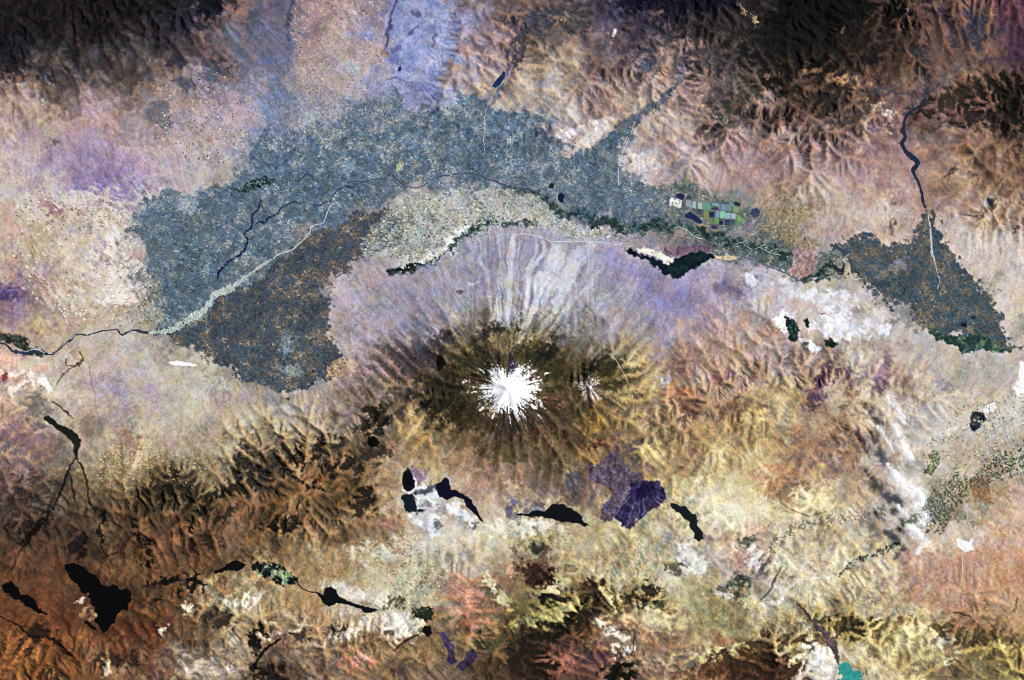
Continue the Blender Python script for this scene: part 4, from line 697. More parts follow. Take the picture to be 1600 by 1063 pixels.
# ------------------------------------------------------------------ lakes: the ground is hollowed to a level shore
LAKES = [  # name, label, kind, outline, colour, warp, fine
    ('lake', 'large black lake in the brown south-west hills', 'P', '106 882 118 879 132 884 146 898 160 911 166 918 176 911 190 920 203 924 206 938 201 952 190 957 183 970 170 982 160 989 150 985 145 973 152 958 148 945 140 930 126 920 112 905 102 890', '020204', .8, 1.1),
    ('lake', 'long black lake on the left edge below the orange ridge', 'P', '3 912 18 905 28 917 32 926 43 928 56 938 61 950 72 956 82 961 66 959 45 949 25 936 8 923', '020204', .6, 1.0),
    ('lake', 'tiny black pool beside the large south-west lake', 'P', '132 969 140 971 150 980 152 986 143 981 135 975', '040406', .3, .5),
    ('lake', 'dark lake with a pointed tail in the pale southern basin', 'P', '492 922 500 925 505 930 508 920 518 917 527 924 532 932 547 939 562 945 580 950 594 952 582 957 570 958 560 951 545 944 528 942 514 948 506 942 500 932', '05080c', .4, .6),
    ('lake', 'crooked dark lake below the western dark heath', 'P', '356 881 364 875 380 876 388 880 380 887 370 891 352 892 336 896 334 891 346 887', '060606', .6, 1.0),
    ('lake', 'small black lake below the reed marsh', 'P', '662 978 674 977 676 990 670 996 660 986', '040408', .4, .6),
    ('lake', 'navy lake with a curved tail on the white salt flat', 'P', '680 756 690 752 697 745 701 750 705 764 722 769 738 784 749 803 757 817 751 812 740 800 728 790 722 778 712 775 700 780 688 777 683 768', '060420', .5, .8),
    ('lake', 'dark pool at the left end of the white salt flat', 'P', '629 775 638 772 646 773 649 782 652 793 650 801 640 799 633 793 630 784', '0a1826', .6, .9),
    ('lake', 'long dark lake left of the violet lava fan', 'P', '806 803 826 801 838 797 854 799 861 790 870 788 884 788 894 796 905 803 911 809 906 812 922 820 914 822 892 815 866 812 836 806 814 806', '04080e', .6, .9),
    ('lake', 'narrow dark lake curling down right of the lava fan', 'P', '1043 790 1050 786 1062 787 1076 796 1088 808 1090 820 1096 830 1099 842 1092 847 1085 838 1079 824 1074 812 1062 800 1050 794', '0c1418', .7, 1.1),
    ('lake', 'teal green reservoir at the bottom edge', 'P', '1305 1046 1309 1034 1320 1037 1328 1036 1334 1045 1344 1050 1350 1056 1340 1060 1352 1068 1330 1078 1306 1074 1310 1058', '2f928a', 1.4, 2.2),
    ('lake', 'snaking blue reservoir in the north-east canyon', 'L', '1446 154 1.2 1436 167 1.8 1421 175 2.2 1413 188 2.6 1411 205 3 1414 216 2.8 1408 226 3.4 1415 238 3.8 1427 248 4 1434 256 3.6 1425 267 3.2 1431 279 2.2 1437 295 2 1441 310 2 1445 324 1.6', '14243c', .4, .5),
    ('lake', 'small blue reservoir in the valley right of the city', 'P', '769 135 776 126 782 117 786 111 790 115 787 124 780 134 774 138', '0c2a58', .3, .4),
    ('lake', 'tiny blue lake in the middle of the city', 'P', '621 108 624 103 628 105 626 111 622 113', '0c1c60', .1, .2),
    ('lake', 'upper of two dark blue pools above the river wood', 'P', '856 288 862 285 866 289 864 295 858 295', '0c2030', .3, .5),
    ('lake', 'lower of two dark blue pools above the river wood', 'P', '872 304 878 300 883 305 881 314 876 318 871 312', '0a1038', .3, .5),
    ('lake', 'dark square pool in the eastern green meadow', 'P', '1500 506 1506 503 1512 506 1512 512 1504 512', '0c0a28', .2, .4),
    ('lake', 'small navy pool on the eastern farmland edge', 'P', '1515 494 1520 491 1526 498 1522 501', '181c34', .2, .4),
]
def srgb2lin(c):
    c = np.asarray(c, np.float32); return np.where(c <= .04045, c/12.92, ((c + .055)/1.055)**2.4)
WATERS = []
for nm, lb, kd, pts_, hx, wp, fn in LAKES:
    pts = pairs(pts_) if kd == 'P' else triples(pts_)
    w, sd, m = mask_of(kd, pts, 12, wp, fn)
    rimz = Z[w][(sd > 0) & (sd < 3)]
    level = float(np.percentile(rimz, 25))
    bank = smooth(9, 1.5, sd)
    Z[w] = np.where(sd < 12, Z[w]*(1-bank) + (level + 9*np.clip(sd, -4, 9))*bank, Z[w])
    WATERS.append((nm, lb, w, sd, level, hx))
# ------------------------------------------------------------------ building the scene
def albedo(c): return (srgb2lin(lift(np.asarray(c, np.float32))) * ALB).astype(np.float32)
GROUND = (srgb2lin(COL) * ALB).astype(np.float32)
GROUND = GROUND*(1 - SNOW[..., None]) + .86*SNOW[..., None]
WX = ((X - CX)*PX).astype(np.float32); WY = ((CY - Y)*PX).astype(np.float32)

if bpy:
    import bmesh
    root_col = scene.collection
    def principled(name, rough=.95, spec=.1):
        m = bpy.data.materials.new(name); m.use_nodes = True
        b = m.node_tree.nodes['Principled BSDF']
        b.inputs['Roughness'].default_value = rough
        b.inputs['Specular IOR Level'].default_value = spec
        return m, m.node_tree, b
    def noise(nt, scale, detail=4, rough=.6):
        tc = nt.nodes.new('ShaderNodeTexCoord'); mp = nt.nodes.new('ShaderNodeMapping')
        mp.inputs['Scale'].default_value = (scale, scale, scale)
        n = nt.nodes.new('ShaderNodeTexNoise'); n.inputs['Detail'].default_value = detail; n.inputs['Roughness'].default_value = rough
        n.inputs['Scale'].default_value = 1.0
        nt.links.new(tc.outputs['Object'], mp.inputs[0]); nt.links.new(mp.outputs[0], n.inputs['Vector'])
        return n
    def cover_material(name, grain=.5, bump=30., rough=.95):
        """soil colour carried by the mesh, broken up by procedural grain and relief"""
        m, nt, b = principled(name, rough, .08)
        at = nt.nodes.new('ShaderNodeAttribute'); at.attribute_name = 'ground'
        n1 = noise(nt, 1/260., 5, .75); n2 = noise(nt, 1/95., 3, .7)
        mr = nt.nodes.new('ShaderNodeMapRange'); mr.inputs[1].default_value = .25; mr.inputs[2].default_value = .75
        mr.inputs[3].default_value = 1 - grain*.5; mr.inputs[4].default_value = 1 + grain*.5
        nt.links.new(n1.outputs[0], mr.inputs[0])
        mx = nt.nodes.new('ShaderNodeVectorMath'); mx.operation = 'SCALE'
        nt.links.new(at.outputs['Color'], mx.inputs[0]); nt.links.new(mr.outputs[0], mx.inputs['Scale'])
        nt.links.new(mx.outputs[0], b.inputs['Base Color'])
        bp = nt.nodes.new('ShaderNodeBump'); bp.inputs['Distance'].default_value = bump; bp.inputs['Strength'].default_value = .6
        nt.links.new(n2.outputs[0], bp.inputs['Height']); nt.links.new(bp.outputs[0], b.inputs['Normal'])
        return m
    M_soil = cover_material('soil_and_rock', .30, 26.)
    M_snow = cover_material('snow', .06, 14., .7)
    M_lava = cover_material('lava_rock', .5, 40.)
    M_salt = cover_material('salt_crust', .16, 6., .8)
    M_green = cover_material('reeds_and_trees', .4, 40.)
    M_field = cover_material('field_soil', .3, 8.)
    M_house = cover_material('house_walls', .12, 1.)
    def water_material(name, hx):
        m, nt, b = principled(name, .5, .06)
        n = noise(nt, 1/900., 4, .6)
        mr = nt.nodes.new('ShaderNodeMapRange'); mr.inputs[1].default_value = .3; mr.inputs[2].default_value = .7; mr.inputs[3].default_value = .6; mr.inputs[4].default_value = 1.5
        nt.links.new(n.outputs[0], mr.inputs[0])
        mx = nt.nodes.new('ShaderNodeVectorMath'); mx.operation = 'SCALE'
        c = srgb2lin(hexc(hx))*ALB; mx.inputs[0].default_value = tuple(float(v) for v in c)
        nt.links.new(mr.outputs[0], mx.inputs['Scale']); nt.links.new(mx.outputs[0], b.inputs['Base Color'])
        bp = nt.nodes.new('ShaderNodeBump'); bp.inputs['Distance'].default_value = 2.; bp.inputs['Strength'].default_value = .2
        n2 = noise(nt, 1/60., 3); nt.links.new(n2.outputs[0], bp.inputs['Height']); nt.links.new(bp.outputs[0], b.inputs['Normal'])
        return m

    def tag(o, label=None, cat=None, group=None, kind=None):
        for k, v in (('label', label), ('category', cat), ('group', group), ('kind', kind)):
            if v: o[k] = v
        return o
    def mesh_obj(name, co, faces, mat, colour=None, normals=None, parent=None):
        """co (n,3), faces (m,4) or (m,3) index array"""
        me = bpy.data.meshes.new(name)
        co = np.ascontiguousarray(co, np.float32); faces = np.ascontiguousarray(faces, np.int32)
        n, k = faces.shape
        me.vertices.add(len(co)); me.vertices.foreach_set('co', co.ravel())
        me.loops.add(n*k); me.loops.foreach_set('vertex_index', faces.ravel())
        me.polygons.add(n); me.polygons.foreach_set('loop_start', np.arange(0, n*k, k, dtype=np.int32))
        me.polygons.foreach_set('use_smooth', np.full(n, normals is not None))
        if colour is not None:
            a = me.attributes.new('ground', 'FLOAT_COLOR', 'POINT')
            a.data.foreach_set('color', np.concatenate([colour, np.ones((len(co), 1), np.float32)], 1).astype(np.float32).ravel())
        me.update(calc_edges=True)
        if normals is not None and normals is not True:
            me.normals_split_custom_set_from_vertices(np.ascontiguousarray(normals, np.float32))
        me.materials.append(mat)
        o = bpy.data.objects.new(name, me); root_col.objects.link(o)
        if parent: o.parent = parent
        return o

    # ---- the ground sheet, cut along its natural pieces
    REG = np.zeros((H, W), np.int16); regs = [('terrain', None, None, 'structure', M_soil)]
    def region(mask, name, label, cat, kind, mat):
        regs.append((name, label, cat, kind, mat)); REG[mask] = len(regs) - 1
    def area(pts, warp=9, fine=2):
        r = np.zeros((H, W), bool); w, sd, m = mask_of('P', pairs(pts), 1, warp, fine); r[w] = sd < 0; return r
    for lb, pts in [('dark northern range with black forest along the top edge', '950 -120 1380 -120 1380 60 1330 110 1290 200 1230 210 1180 150 1100 190 1080 110 1000 60 950 40'),
                    ('brown north-eastern hills around the canyon reservoir', '1380 -120 1720 -120 1720 340 1560 330 1480 300 1440 260 1390 240 1330 210 1290 200 1330 110 1380 60'),
                    ('dark slope of the great north-western mountain', '-120 -120 350 -120 340 60 250 120 150 130 60 125 -120 120'),
                    ('pale folded foothills right of the city', '710 20 800 0 940 30 1000 60 1070 110 1040 150 950 190 860 200 800 165 740 165 710 120'),
                    ('dissected tan hills east of the small volcano', '1050 560 1120 530 1230 560 1330 540 1420 560 1440 620 1360 660 1320 760 1240 770 1180 740 1080 760 1020 740 990 700 1030 640'),
                    ('dark spoked western volcano with many ridges', '370 730 430 690 500 690 570 720 600 760 590 810 520 840 440 835 380 800'),
                    ('brown ridges of the south-western corner', '180 780 260 760 350 780 400 840 360 870 260 900 215 900 200 870 150 850'),
                    ('dark and yellow folded hills of the southern edge', '790 900 900 910 1000 920 1120 950 1180 990 1240 1010 1260 1180 780 1180 800 1010'),
                    ('yellow and olive ridges of the south-eastern corner', '1260 940 1400 930 1500 960 1720 950 1720 1180 1300 1180 1330 1020 1290 990')]:
        region(area(pts), 'hills', lb, None, 'structure', M_soil)
    region(np.hypot(X-795 + 9*wa, Y-608 + 9*wb) < 104, 'mountain', 'tall olive brown volcano carrying the snow cap', None, 'structure', M_soil)
    region(np.hypot(X-926 + 4*wa, Y-602 + 4*wb) < 36, 'mountain', 'small cone beside the tall snowy volcano', None, 'structure', M_soil)
    MATS = {'salt_flat': M_salt, 'chalk_patch': M_salt, 'gravel_pit': M_salt, 'lava_field': M_lava, 'marsh': M_green, 'riverside_wood': M_green}
    for key, nm, lb, ct, kd in LAND:
        region(MASK[key] > .5, nm, lb, ct, kd, MATS.get(nm, M_soil))
    region(SNOW > .5, 'snow_cap', 'radiating white snow cap on the summit of the tall volcano', 'snow cap', None, M_snow)
    CO = np.stack([WX, WY, Z.astype(np.float32)], -1).reshape(-1, 3)
    gyz, gxz = np.gradient(Z.astype(np.float32), S*PX)
    NO = np.stack([-gxz, gyz, np.ones_like(gxz)], -1); NO /= np.linalg.norm(NO, axis=-1, keepdims=True); NO = NO.reshape(-1, 3)
    GC = GROUND.reshape(-1, 3)
    vid = np.arange(H*W, dtype=np.int32).reshape(H, W)
    QUADS = np.stack([vid[:-1, :-1], vid[1:, :-1], vid[1:, 1:], vid[:-1, 1:]], -1)      # seen from above: counter-clockwise
    fr = REG[:-1, :-1]
    for k, (nm, lb, ct, kd, mt) in enumerate(regs):
        f = QUADS[fr == k].reshape(-1, 4)
        if len(f) == 0: print('empty region', nm, lb); continue
        used = np.zeros(H*W, bool); used[f.ravel()] = True
        remap = np.cumsum(used, dtype=np.int32) - 1
        o = mesh_obj(nm, CO[used], remap[f], mt, GC[used], NO[used])
        tag(o, lb, ct, 'pieces of one range' if 0 else None, kd)
    # surroundings out to the horizon, joined edge to edge with the ground sheet
    ring_ids = np.concatenate([vid[0, :], vid[1:, -1], vid[-1, -2::-1], vid[-2:0:-1, 0]])
    rx, ry = X.ravel()[ring_ids], Y.ravel()[ring_ids]; rz = Z.ravel()[ring_ids]; rc = GC[ring_ids]
    n0 = len(ring_ids); RINGS = 34
    r_ = np.random.default_rng(9); co_, cl_ = [], []
    def soft_noise(x, y, sc, seed):
        q = np.random.default_rng(seed).uniform(-1, 1, (6, 3)); return sum(np.sin((q[i, 0]*x + q[i, 1]*y)/sc*(1 + .6*i) + 6*q[i, 2])/(1 + .5*i) for i in range(6))
    bump_ = np.convolve(np.tile(rc.mean(1), 3), np.ones(41)/41, 'same')[n0:2*n0]
    avg = np.stack([np.convolve(np.tile(rc[:, c], 3), np.ones(121)/121, 'same')[n0:2*n0] for c in range(3)], -1)
    for k in range(RINGS):
        s_ = 1 + .004*k + .0009*k**2.55*.9
        x, y = 800 + (rx - 800)*s_, 531.5 + (ry - 531.5)*s_
        t = min(1, k/5)
        hz = rz*(1 - t) + t*(500 + 330*soft_noise(x, y, 60., 3) + 120*soft_noise(x, y, 17., 4)).clip(0)
        var = 1 + t*(.22*soft_noise(x, y, 34., 5) + .12*soft_noise(x, y, 9., 6))
        c = (rc*(1 - min(1, k/2)) + avg*min(1, k/2)) * var.clip(.4, 1.8)[:, None]
        c = c*(1 - .8*t) + .8*t*np.array([.20, .165, .125])*var.clip(.4, 1.8)[:, None]
        if k == 0: hz, c = rz, rc
        co_.append(np.stack([(x - CX)*PX, (CY - y)*PX, hz], -1)); cl_.append(c)
    ids = np.arange(RINGS*n0, dtype=np.int32).reshape(RINGS, n0)
    a_, b_ = ids[:-1], ids[1:]
    f = np.stack([a_, np.roll(a_, -1, 1), np.roll(b_, -1, 1), b_], -1).reshape(-1, 4)
    tag(mesh_obj('outer_terrain', np.concatenate(co_), f, M_soil, np.concatenate(cl_).astype(np.float32), True), 'rolling brown country beyond the map edges', None, None, 'structure')

    # ---- water
    for nm, lb, w, sd, level, hx in WATERS:
        near = sd < 3.2
        q = near[:-1, :-1] | near[1:, :-1] | near[1:, 1:] | near[:-1, 1:]
        vi = vid[w]
        f = np.stack([vi[:-1, :-1], vi[1:, :-1], vi[1:, 1:], vi[:-1, 1:]], -1)[q]
        u, inv = np.unique(f.ravel(), return_inverse=True)
        c = CO[u].copy(); c[:, 2] = level
        tag(mesh_obj('lake', c, inv.reshape(-1, 4), water_material('lake_water', hx)), lb, None, None, 'structure')

    def height(x, y): return sample(Z, np.asarray(x, np.float32), np.asarray(y, np.float32))
    def smooth_line(p, step=1.1):
        p = np.array(p, float); out = []
        for i in range(len(p) - 1):
            p0, p1, p2, p3 = p[max(i-1, 0)], p[i], p[i+1], p[min(i+2, len(p)-1)]
            n = max(2, int(np.hypot(*(p2 - p1)[:2]) / step))
            for t in np.arange(n)/n:
                out.append(.5*(2*p1 + (p2-p0)*t + (2*p0 - 5*p1 + 4*p2 - p3)*t*t + (3*p1 - p0 - 3*p2 + p3)*t**3))
        out.append(p[-1]); return np.array(out)
    def ribbon(name, label, pts, mat, hx, kind='structure', off=6., wob=.35, seed=0, cat=None, group=None):
        l = smooth_line(triples(pts))
        x, y = l[:, 0], l[:, 1]
        x = x + wob*sample(fa, x, y); y = y + wob*sample(fb, x, y)
        r = np.random.default_rng(seed + len(l))
        wd = np.maximum(l[:, 2], .3) * np.clip(1 + .28*np.convolve(r.standard_normal(len(l)), np.ones(3)/2, 'same'), .5, 1.7)
        tx, ty = np.gradient(x), np.gradient(y); m = np.hypot(tx, ty) + 1e-6; nx, ny = -ty/m, tx/m
        cols = []
        for s in (-1, -.35, .35, 1):
            px, py = x + s*wd*nx, y + s*wd*ny
            cols.append(np.stack([(px - CX)*PX, (CY - py)*PX, height(px, py) + off], -1))
        co = np.stack(cols, 1).reshape(-1, 3); n = len(x)
        i = np.arange(n*4, dtype=np.int32).reshape(n, 4)
        f = np.concatenate([np.stack([i[:-1, k], i[:-1, k+1], i[1:, k+1], i[1:, k]], -1) for k in range(3)])
        col = None
        if isinstance(hx, str) and mat is not None:
            hs = [hexc(h) for h in hx.split()]; t = r.random((n, 4, 1))
            c = hs[0]*(1-t) + hs[-1]*t; c = c*(1 + .08*r.standard_normal((n, 4, 1))); col = albedo(np.clip(c, 0, 1).reshape(-1, 3))
        o = mesh_obj(name, co, f[:, ::-1], mat or water_material(name + '_water', hx), col, True)
        return tag(o, label, cat, group, kind)
    M_bed = cover_material('river_gravel', .2, 4.)
    M_road = cover_material('dusty_road', .1, 1.)
    for lb, pts, hx, gravel in [
        ('broad pale braided river between the two western farmlands', '232 521 2 250 519 3.2 266 516 4.4 282 508 4.8 300 496 5.4 318 486 5 328 473 4.6 337 460 4.8 352 455 5 370 444 3.8 386 432 2.8 402 420 2.2 420 408 1.5 436 398 1.2 456 390 1.1 470 378 1 484 364 .8 487 354 .8 505 348 .8 509 338 .9 514 326 .8 521 316 .7', 'c4ccc6 98a4a0', 1),
        ('dark river along the bottom of the pale western bench', '-60 534 1.2 0 536 1.4 12 541 1.6 20 549 2 32 551 2.2 44 553 2.2 54 549 1.8 68 552 2 80 554 1.6 90 548 1.4 100 538 1.6 112 530 1.6 120 523 1.2 135 524 1 150 520 1 165 517 1 182 515 1 190 524 1.2 198 520 1.2 210 516 1.4 222 519 2 234 521 2', '2c3648', 0),
        ('white gravel thread inside the western river', '18 547 .4 40 549 .4 54 546 .4 70 551 .5 84 552 .6 94 543 .6 104 534 .6 114 527 .6 121 522 .6', 'd8dcdc b8c0c4', 1),
        ('navy spring river winding through the western farmland', '409 312 .6 406 319 .9 403 328 1.4 396 334 2 394 343 1.6 394 350 1.4 391 358 1.3 383 363 1.4 382 370 1.6 387 374 2 385 384 1.2 381 392 1.8 371 401 1.8 360 407 1.7 354 413 2 347 420 2.6 342 427 2.6 340 434 1 339 440 .6', '10184c', 0),
        ('navy side arm joining the spring river from the right', '470 320 .7 462 315 .8 452 319 .9 440 324 .7 437 328 1 433 335 1 424 338 1.1 418 342 1.8 415 348 1.8 405 347 .9 398 352 1.1', '141c4c', 0),
        ('dark river loop in the middle of the western farmland', '484 318 .7 494 321 1 502 320 1.2 508 316 .9 516 314 .8 519 308 .8 525 300 .8 533 294 1.2 541 291 1.3 550 294 1.2 555 288 .9', '2c3458', 0),
        ('dark meandering river above the pale speckled plain', '541 285 .8 556 284 1.2 572 283 .9 584 281 1.2 592 279 1.3 600 281 1 605 275 1 612 273 1.2 617 278 1 624 284 .9 634 290 .8 648 294 .8 658 292 .8 670 284 .9 684 277 .9 700 274 .9 720 271 .9 740 272 .8 764 280 1 784 288 1.1 800 294 1.2 822 296 1.2 840 300 1.2', '3c465c', 0),
        ('short dark river loop left of the green square field', '459 281 .8 466 283 1.1 472 279 .8 479 273 1.1 486 275 1 492 281 .8 498 285 .6', '2c3450', 0),
        ('dark stream joining the marsh meadow and the southern lake', '462 905 .9 468 914 1 474 920 .9 486 924 .9 496 926 1 504 932 1.2', '10100e', 0),
        ('pale gravel wash splitting the eastern farmland', '1449 336 .6 1451 346 1 1454 360 1.4 1455 380 1.5 1456 396 1.6 1459 404 1.2 1462 416 .7 1465 428 .5 1468 440 .4 1464 452 .4', 'd8d8d4 bcc0c0', 1),
        ('white winding river bed in the south-east', '1188 944 4 1204 942 4.6 1220 938 3 1222 928 2.4 1232 918 2.2 1246 908 2 1262 904 1.6 1282 902 1.2 1302 901 .9', 'e4e0d8 d0ccc4', 1),
        ('pale meander threading the riverside wood', '1053 357 .5 1060 355 .5 1072 358 .5 1080 366 .6 1088 371 .6 1098 373 .5', 'c4ccbc', 1),
        ('pale loop of river bed near the round brown knoll', '1150 382 .4 1160 379 .4 1166 385 .4 1176 390 .4 1186 387 .4 1196 392 .4 1208 397 .5 1220 399 .5', 'a8b4b0', 1),
        ('white curl of river bed left of the eastern farmland', '1326 412 .5 1328 424 .5 1332 436 .6 1342 436 .5 1354 434 .5', 'ccd0c8', 1),
        ('pale stream running down from the reservoir right of the city', '760 170 .4 757 186 .5 758 200 .5 756 214 .5 757 236 .5', 'b8bcc0', 1),
        ('grey channel running right from the middle of the teal marsh', '1156 400 1 1176 406 1 1200 416 1.2 1222 424 1.4 1240 434 1.2 1258 442 1', '5c6878', 0)]:
        ribbon('river', lb, pts, M_bed if gravel else None, hx)
    for lb, pts, hx in [
        ('thin pale road skirting the top of the gravel fans', '766 372 .3 790 367 .3 820 366 .3 846 371 .4 862 377 .4 890 378 .4 930 379 .4 964 382 .4 984 379 .3', 'dcdce4'),
        ('second pale road just above the gravel fans', '880 374 .3 920 377 .3 950 378 .3 972 380 .3', 'ccccd8'),
        ('pale track climbing the fan to the right', '919 390 .3 920 420 .3 919 450 .3 918 482 .3 905 492 .3', 'd8d8d8'),
        ('pale zigzag track on the lower volcano slope', '832 488 .4 829 500 .5 826 508 .5', 'd8d4c4'),
        ('pale border track over the saddle beside the small cone', '948 552 .35 962 562 .35 972 580 .4 980 596 .4 986 612 .35 990 636 .3 986 660 .3', 'ccc0b0'),
        ('straight pale road on the orange eastern plain', '1504 860 .4 1503 890 .4 1500 920 .4 1505 945 .4', 'dcc8b0'),
        ('pale road descending beside the northern valley', '992 190 .3 984 214 .4 974 236 .4 967 262 .4 966 290 .3', 'c8d4d4'),
        ('straight thin road crossing the southern salt flat', '636 806 .25 660 828 .25 676 846 .25', '9c9484')]:
        ribbon('road', lb, pts, M_road, hx, off=8.)

    # ---- field parcels: thousands of small plots, each a thin raised sheet
    FLAB = {'A': 'blue-grey patchwork of small fields on the northern plain', 'B': 'dark brown and slate patchwork of fields south of the pale river', 'C': 'pale speckled fields above the white salt crust',
            'D': 'dark wedge of irrigated fields in the east', 'E': 'yellowish strip of fields left of the eastern desert', 'F': 'sparse striped fields on the pale western bench', 'G': 'mixed plots and gardens south of the city',
            'P': 'green-grey fields along the riverside wood around the pond grid', 'I': 'cream coloured dry plots on the pale western bench', 'J': 'green and cream plots beside the dark oval wood', 'K': 'tiny ochre plots at the top of the western fan', 'L': 'scattered dark gardens on the north-western slope',
            'M': 'pinkish dry plots left of the city', 'N': 'ochre plots above the crooked dark lake', 'O': 'pale olive plots in the southern basin'}
    rg = np.random.default_rng(21)
    for key, outl, pal, fill, cell in FARM_ZONES:
        pts = pairs(outl); px_ = [p[0] for p in pts]; py_ = [p[1] for p in pts]
        x0, x1, y0, y1 = min(px_), max(px_), min(py_), max(py_)
        nd = max(4, int((x1-x0)*(y1-y0)/900)); sx, sy = rg.uniform(x0, x1, nd), rg.uniform(y0, y1, nd)
        sa = rg.normal(.35, .5, nd); sb = rg.uniform(.75, 1.3, nd); tone = rg.normal(0, .08, nd); pick = rg.integers(0, 99, nd)
        n = int((x1-x0)*(y1-y0)/(cell*cell*.42))
        cx, cy = rg.uniform(x0, x1, n), rg.uniform(y0, y1, n)
        d = np.empty(n, np.int32)
        for a in range(0, n, 20000):
            d[a:a+20000] = np.argmin((cx[a:a+20000, None] - sx)**2 + (cy[a:a+20000, None] - sy)**2, 1)
        ca, sa_ = np.cos(sa[d]), np.sin(sa[d]); cs = cell*sb[d]
        # snap to the plot lattice of the district
        u, v = cx*ca + cy*sa_, -cx*sa_ + cy*ca
        iu, iv = np.rint(u/cs).astype(int), np.rint(v/(cs*.62)).astype(int)
        keyn = np.stack([d, iu, iv], 1); _, first = np.unique(keyn, axis=0, return_index=True)
        d, iu, iv, ca, sa_, cs = d[first], iu[first], iv[first], ca[first], sa_[first], cs[first]
        u, v = iu*cs, iv*cs*.62
        cx, cy = u*ca - v*sa_, u*sa_ + v*ca
        sd = poly_sd(pts, cx + 5*sample(wa, cx, cy) + 3.2*sample(fa, cx, cy), cy + 5*sample(wb, cx, cy) + 3.2*sample(fb, cx, cy))
        dens = fill*(.75 + .35*sample(fm, cx, cy))
        keep = (sd < 7) & (rg.random(len(cx)) < dens*smooth(6, -7, sd)*1.25)
        wet = np.zeros(len(cx), bool)
        d, cx, cy, ca, sa_, cs = [a[keep] for a in (d, cx, cy, ca, sa_, cs)]
        n = len(cx)
        lu, lv = cs*rg.uniform(.28, .52, n), cs*.62*rg.uniform(.3, .52, n)
        palc = np.array([hexc(h) for h in pal.split()])
        ch = np.where(rg.random(n) < .35, pick[d], rg.integers(0, 99, n)) % len(palc)
        clump = sample(n_big, cx, cy) + .8*sample(fm, cx, cy)                       # neighbours tend to grow the same crop
        ch = np.where(rg.random(n) < .72, np.clip((.5 + .30*clump)*len(palc), 0, len(palc)-1).astype(int), ch)
        c = palc[ch]*(1 + .14*rg.standard_normal((n, 1)) + tone[d][:, None])*(1 + .03*rg.standard_normal((n, 3)))
        local = sample(COL, cx, cy); c = lift(np.clip(c, .02, .95)); c = .84*c + .16*local
        colr = (srgb2lin(np.clip(c, .01, 1))*ALB).astype(np.float32)
        co = np.zeros((n, 4, 3), np.float32)
        for k, (a, b) in enumerate(((-1, -1), (1, -1), (1, 1), (-1, 1))):
            qx = cx + a*lu*ca - b*lv*sa_; qy = cy + a*lu*sa_ + b*lv*ca
            co[:, k, 0] = (qx - CX)*PX; co[:, k, 1] = (CY - qy)*PX; co[:, k, 2] = height(qx, qy) + 4 + 3*rg.random(n)
        f = np.arange(n*4, dtype=np.int32).reshape(n, 4)[:, ::-1]
        o = mesh_obj('field_patchwork', co.reshape(-1, 3), f, M_field, np.repeat(colr, 4, 0))
        tag(o, FLAB[key], 'fields', None, 'stuff')

    # ---- houses of the city and towns
    def houses(name, label, xs, ys, cols, seed, size=(.35, .95)):
        r = np.random.default_rng(seed); n = len(xs)
        a = r.normal(.3, .4, n); lu, lv = r.uniform(*size, n)*.6, r.uniform(*size, n)*.5; hh = r.uniform(12, 34, n)
        co = np.zeros((n, 8, 3), np.float32); z = height(xs, ys)
        for k, (p, q) in enumerate(((-1, -1), (1, -1), (1, 1), (-1, 1))):
            qx = xs + p*lu*np.cos(a) - q*lv*np.sin(a); qy = ys + p*lu*np.sin(a) + q*lv*np.cos(a)
            for t in (0, 1):
                co[:, k + 4*t, 0] = (qx - CX)*PX; co[:, k + 4*t, 1] = (CY - qy)*PX; co[:, k + 4*t, 2] = z - 6 + t*(hh + 8)
        b = (np.arange(n, dtype=np.int32)*8)[:, None, None]
        q = np.array([[7, 6, 5, 4], [0, 4, 5, 1], [1, 5, 6, 2], [2, 6, 7, 3], [3, 7, 4, 0]], np.int32)[None]
        f = (b + q).reshape(-1, 4)
        pal = np.array([hexc(h) for h in cols.split()]); c = pal[r.integers(0, len(pal), n)]*(1 + .08*r.standard_normal((n, 1)))
        tag(mesh_obj(name, co.reshape(-1, 3), f, M_house, np.repeat(albedo(np.clip(c, .02, .98)), 8, 0)), label, 'houses', None, 'stuff')
    r_ = np.random.default_rng(4); n = 9000
    hx_, hy_ = r_.uniform(585, 728, n), r_.uniform(-12, 168, n)
    sd = poly_sd(pairs(CITY), hx_ + 7*sample(wa, hx_, hy_), hy_ + 7*sample(wb, hx_, hy_))
    k = (sd < 3) & (r_.random(n) < smooth(5, -14, sd)*(.45 + .4*sample(fm, hx_, hy_)).clip(.08, 1))
    houses('city_houses', 'pale blue mass of city houses near the top edge', hx_[k], hy_[k], '8c98c0 98a4c6 7c88b0 a4acc8 7880a8 8890b4 a0acc4 d8dae4 8890ac', 5)
    for i, (nm, lb, x, y, rx_, ry_, c, k) in enumerate(TOWNS):
        r_ = np.random.default_rng(40 + i)
        houses('town_houses', 'houses of the ' + lb, x + rx_*.5*r_.standard_normal(k), y + ry_*.5*r_.standard_normal(k), 'a4b0b8 b8c0c4 8c98a0 d8dcdc 98a4b0 7c8890', 60 + i)

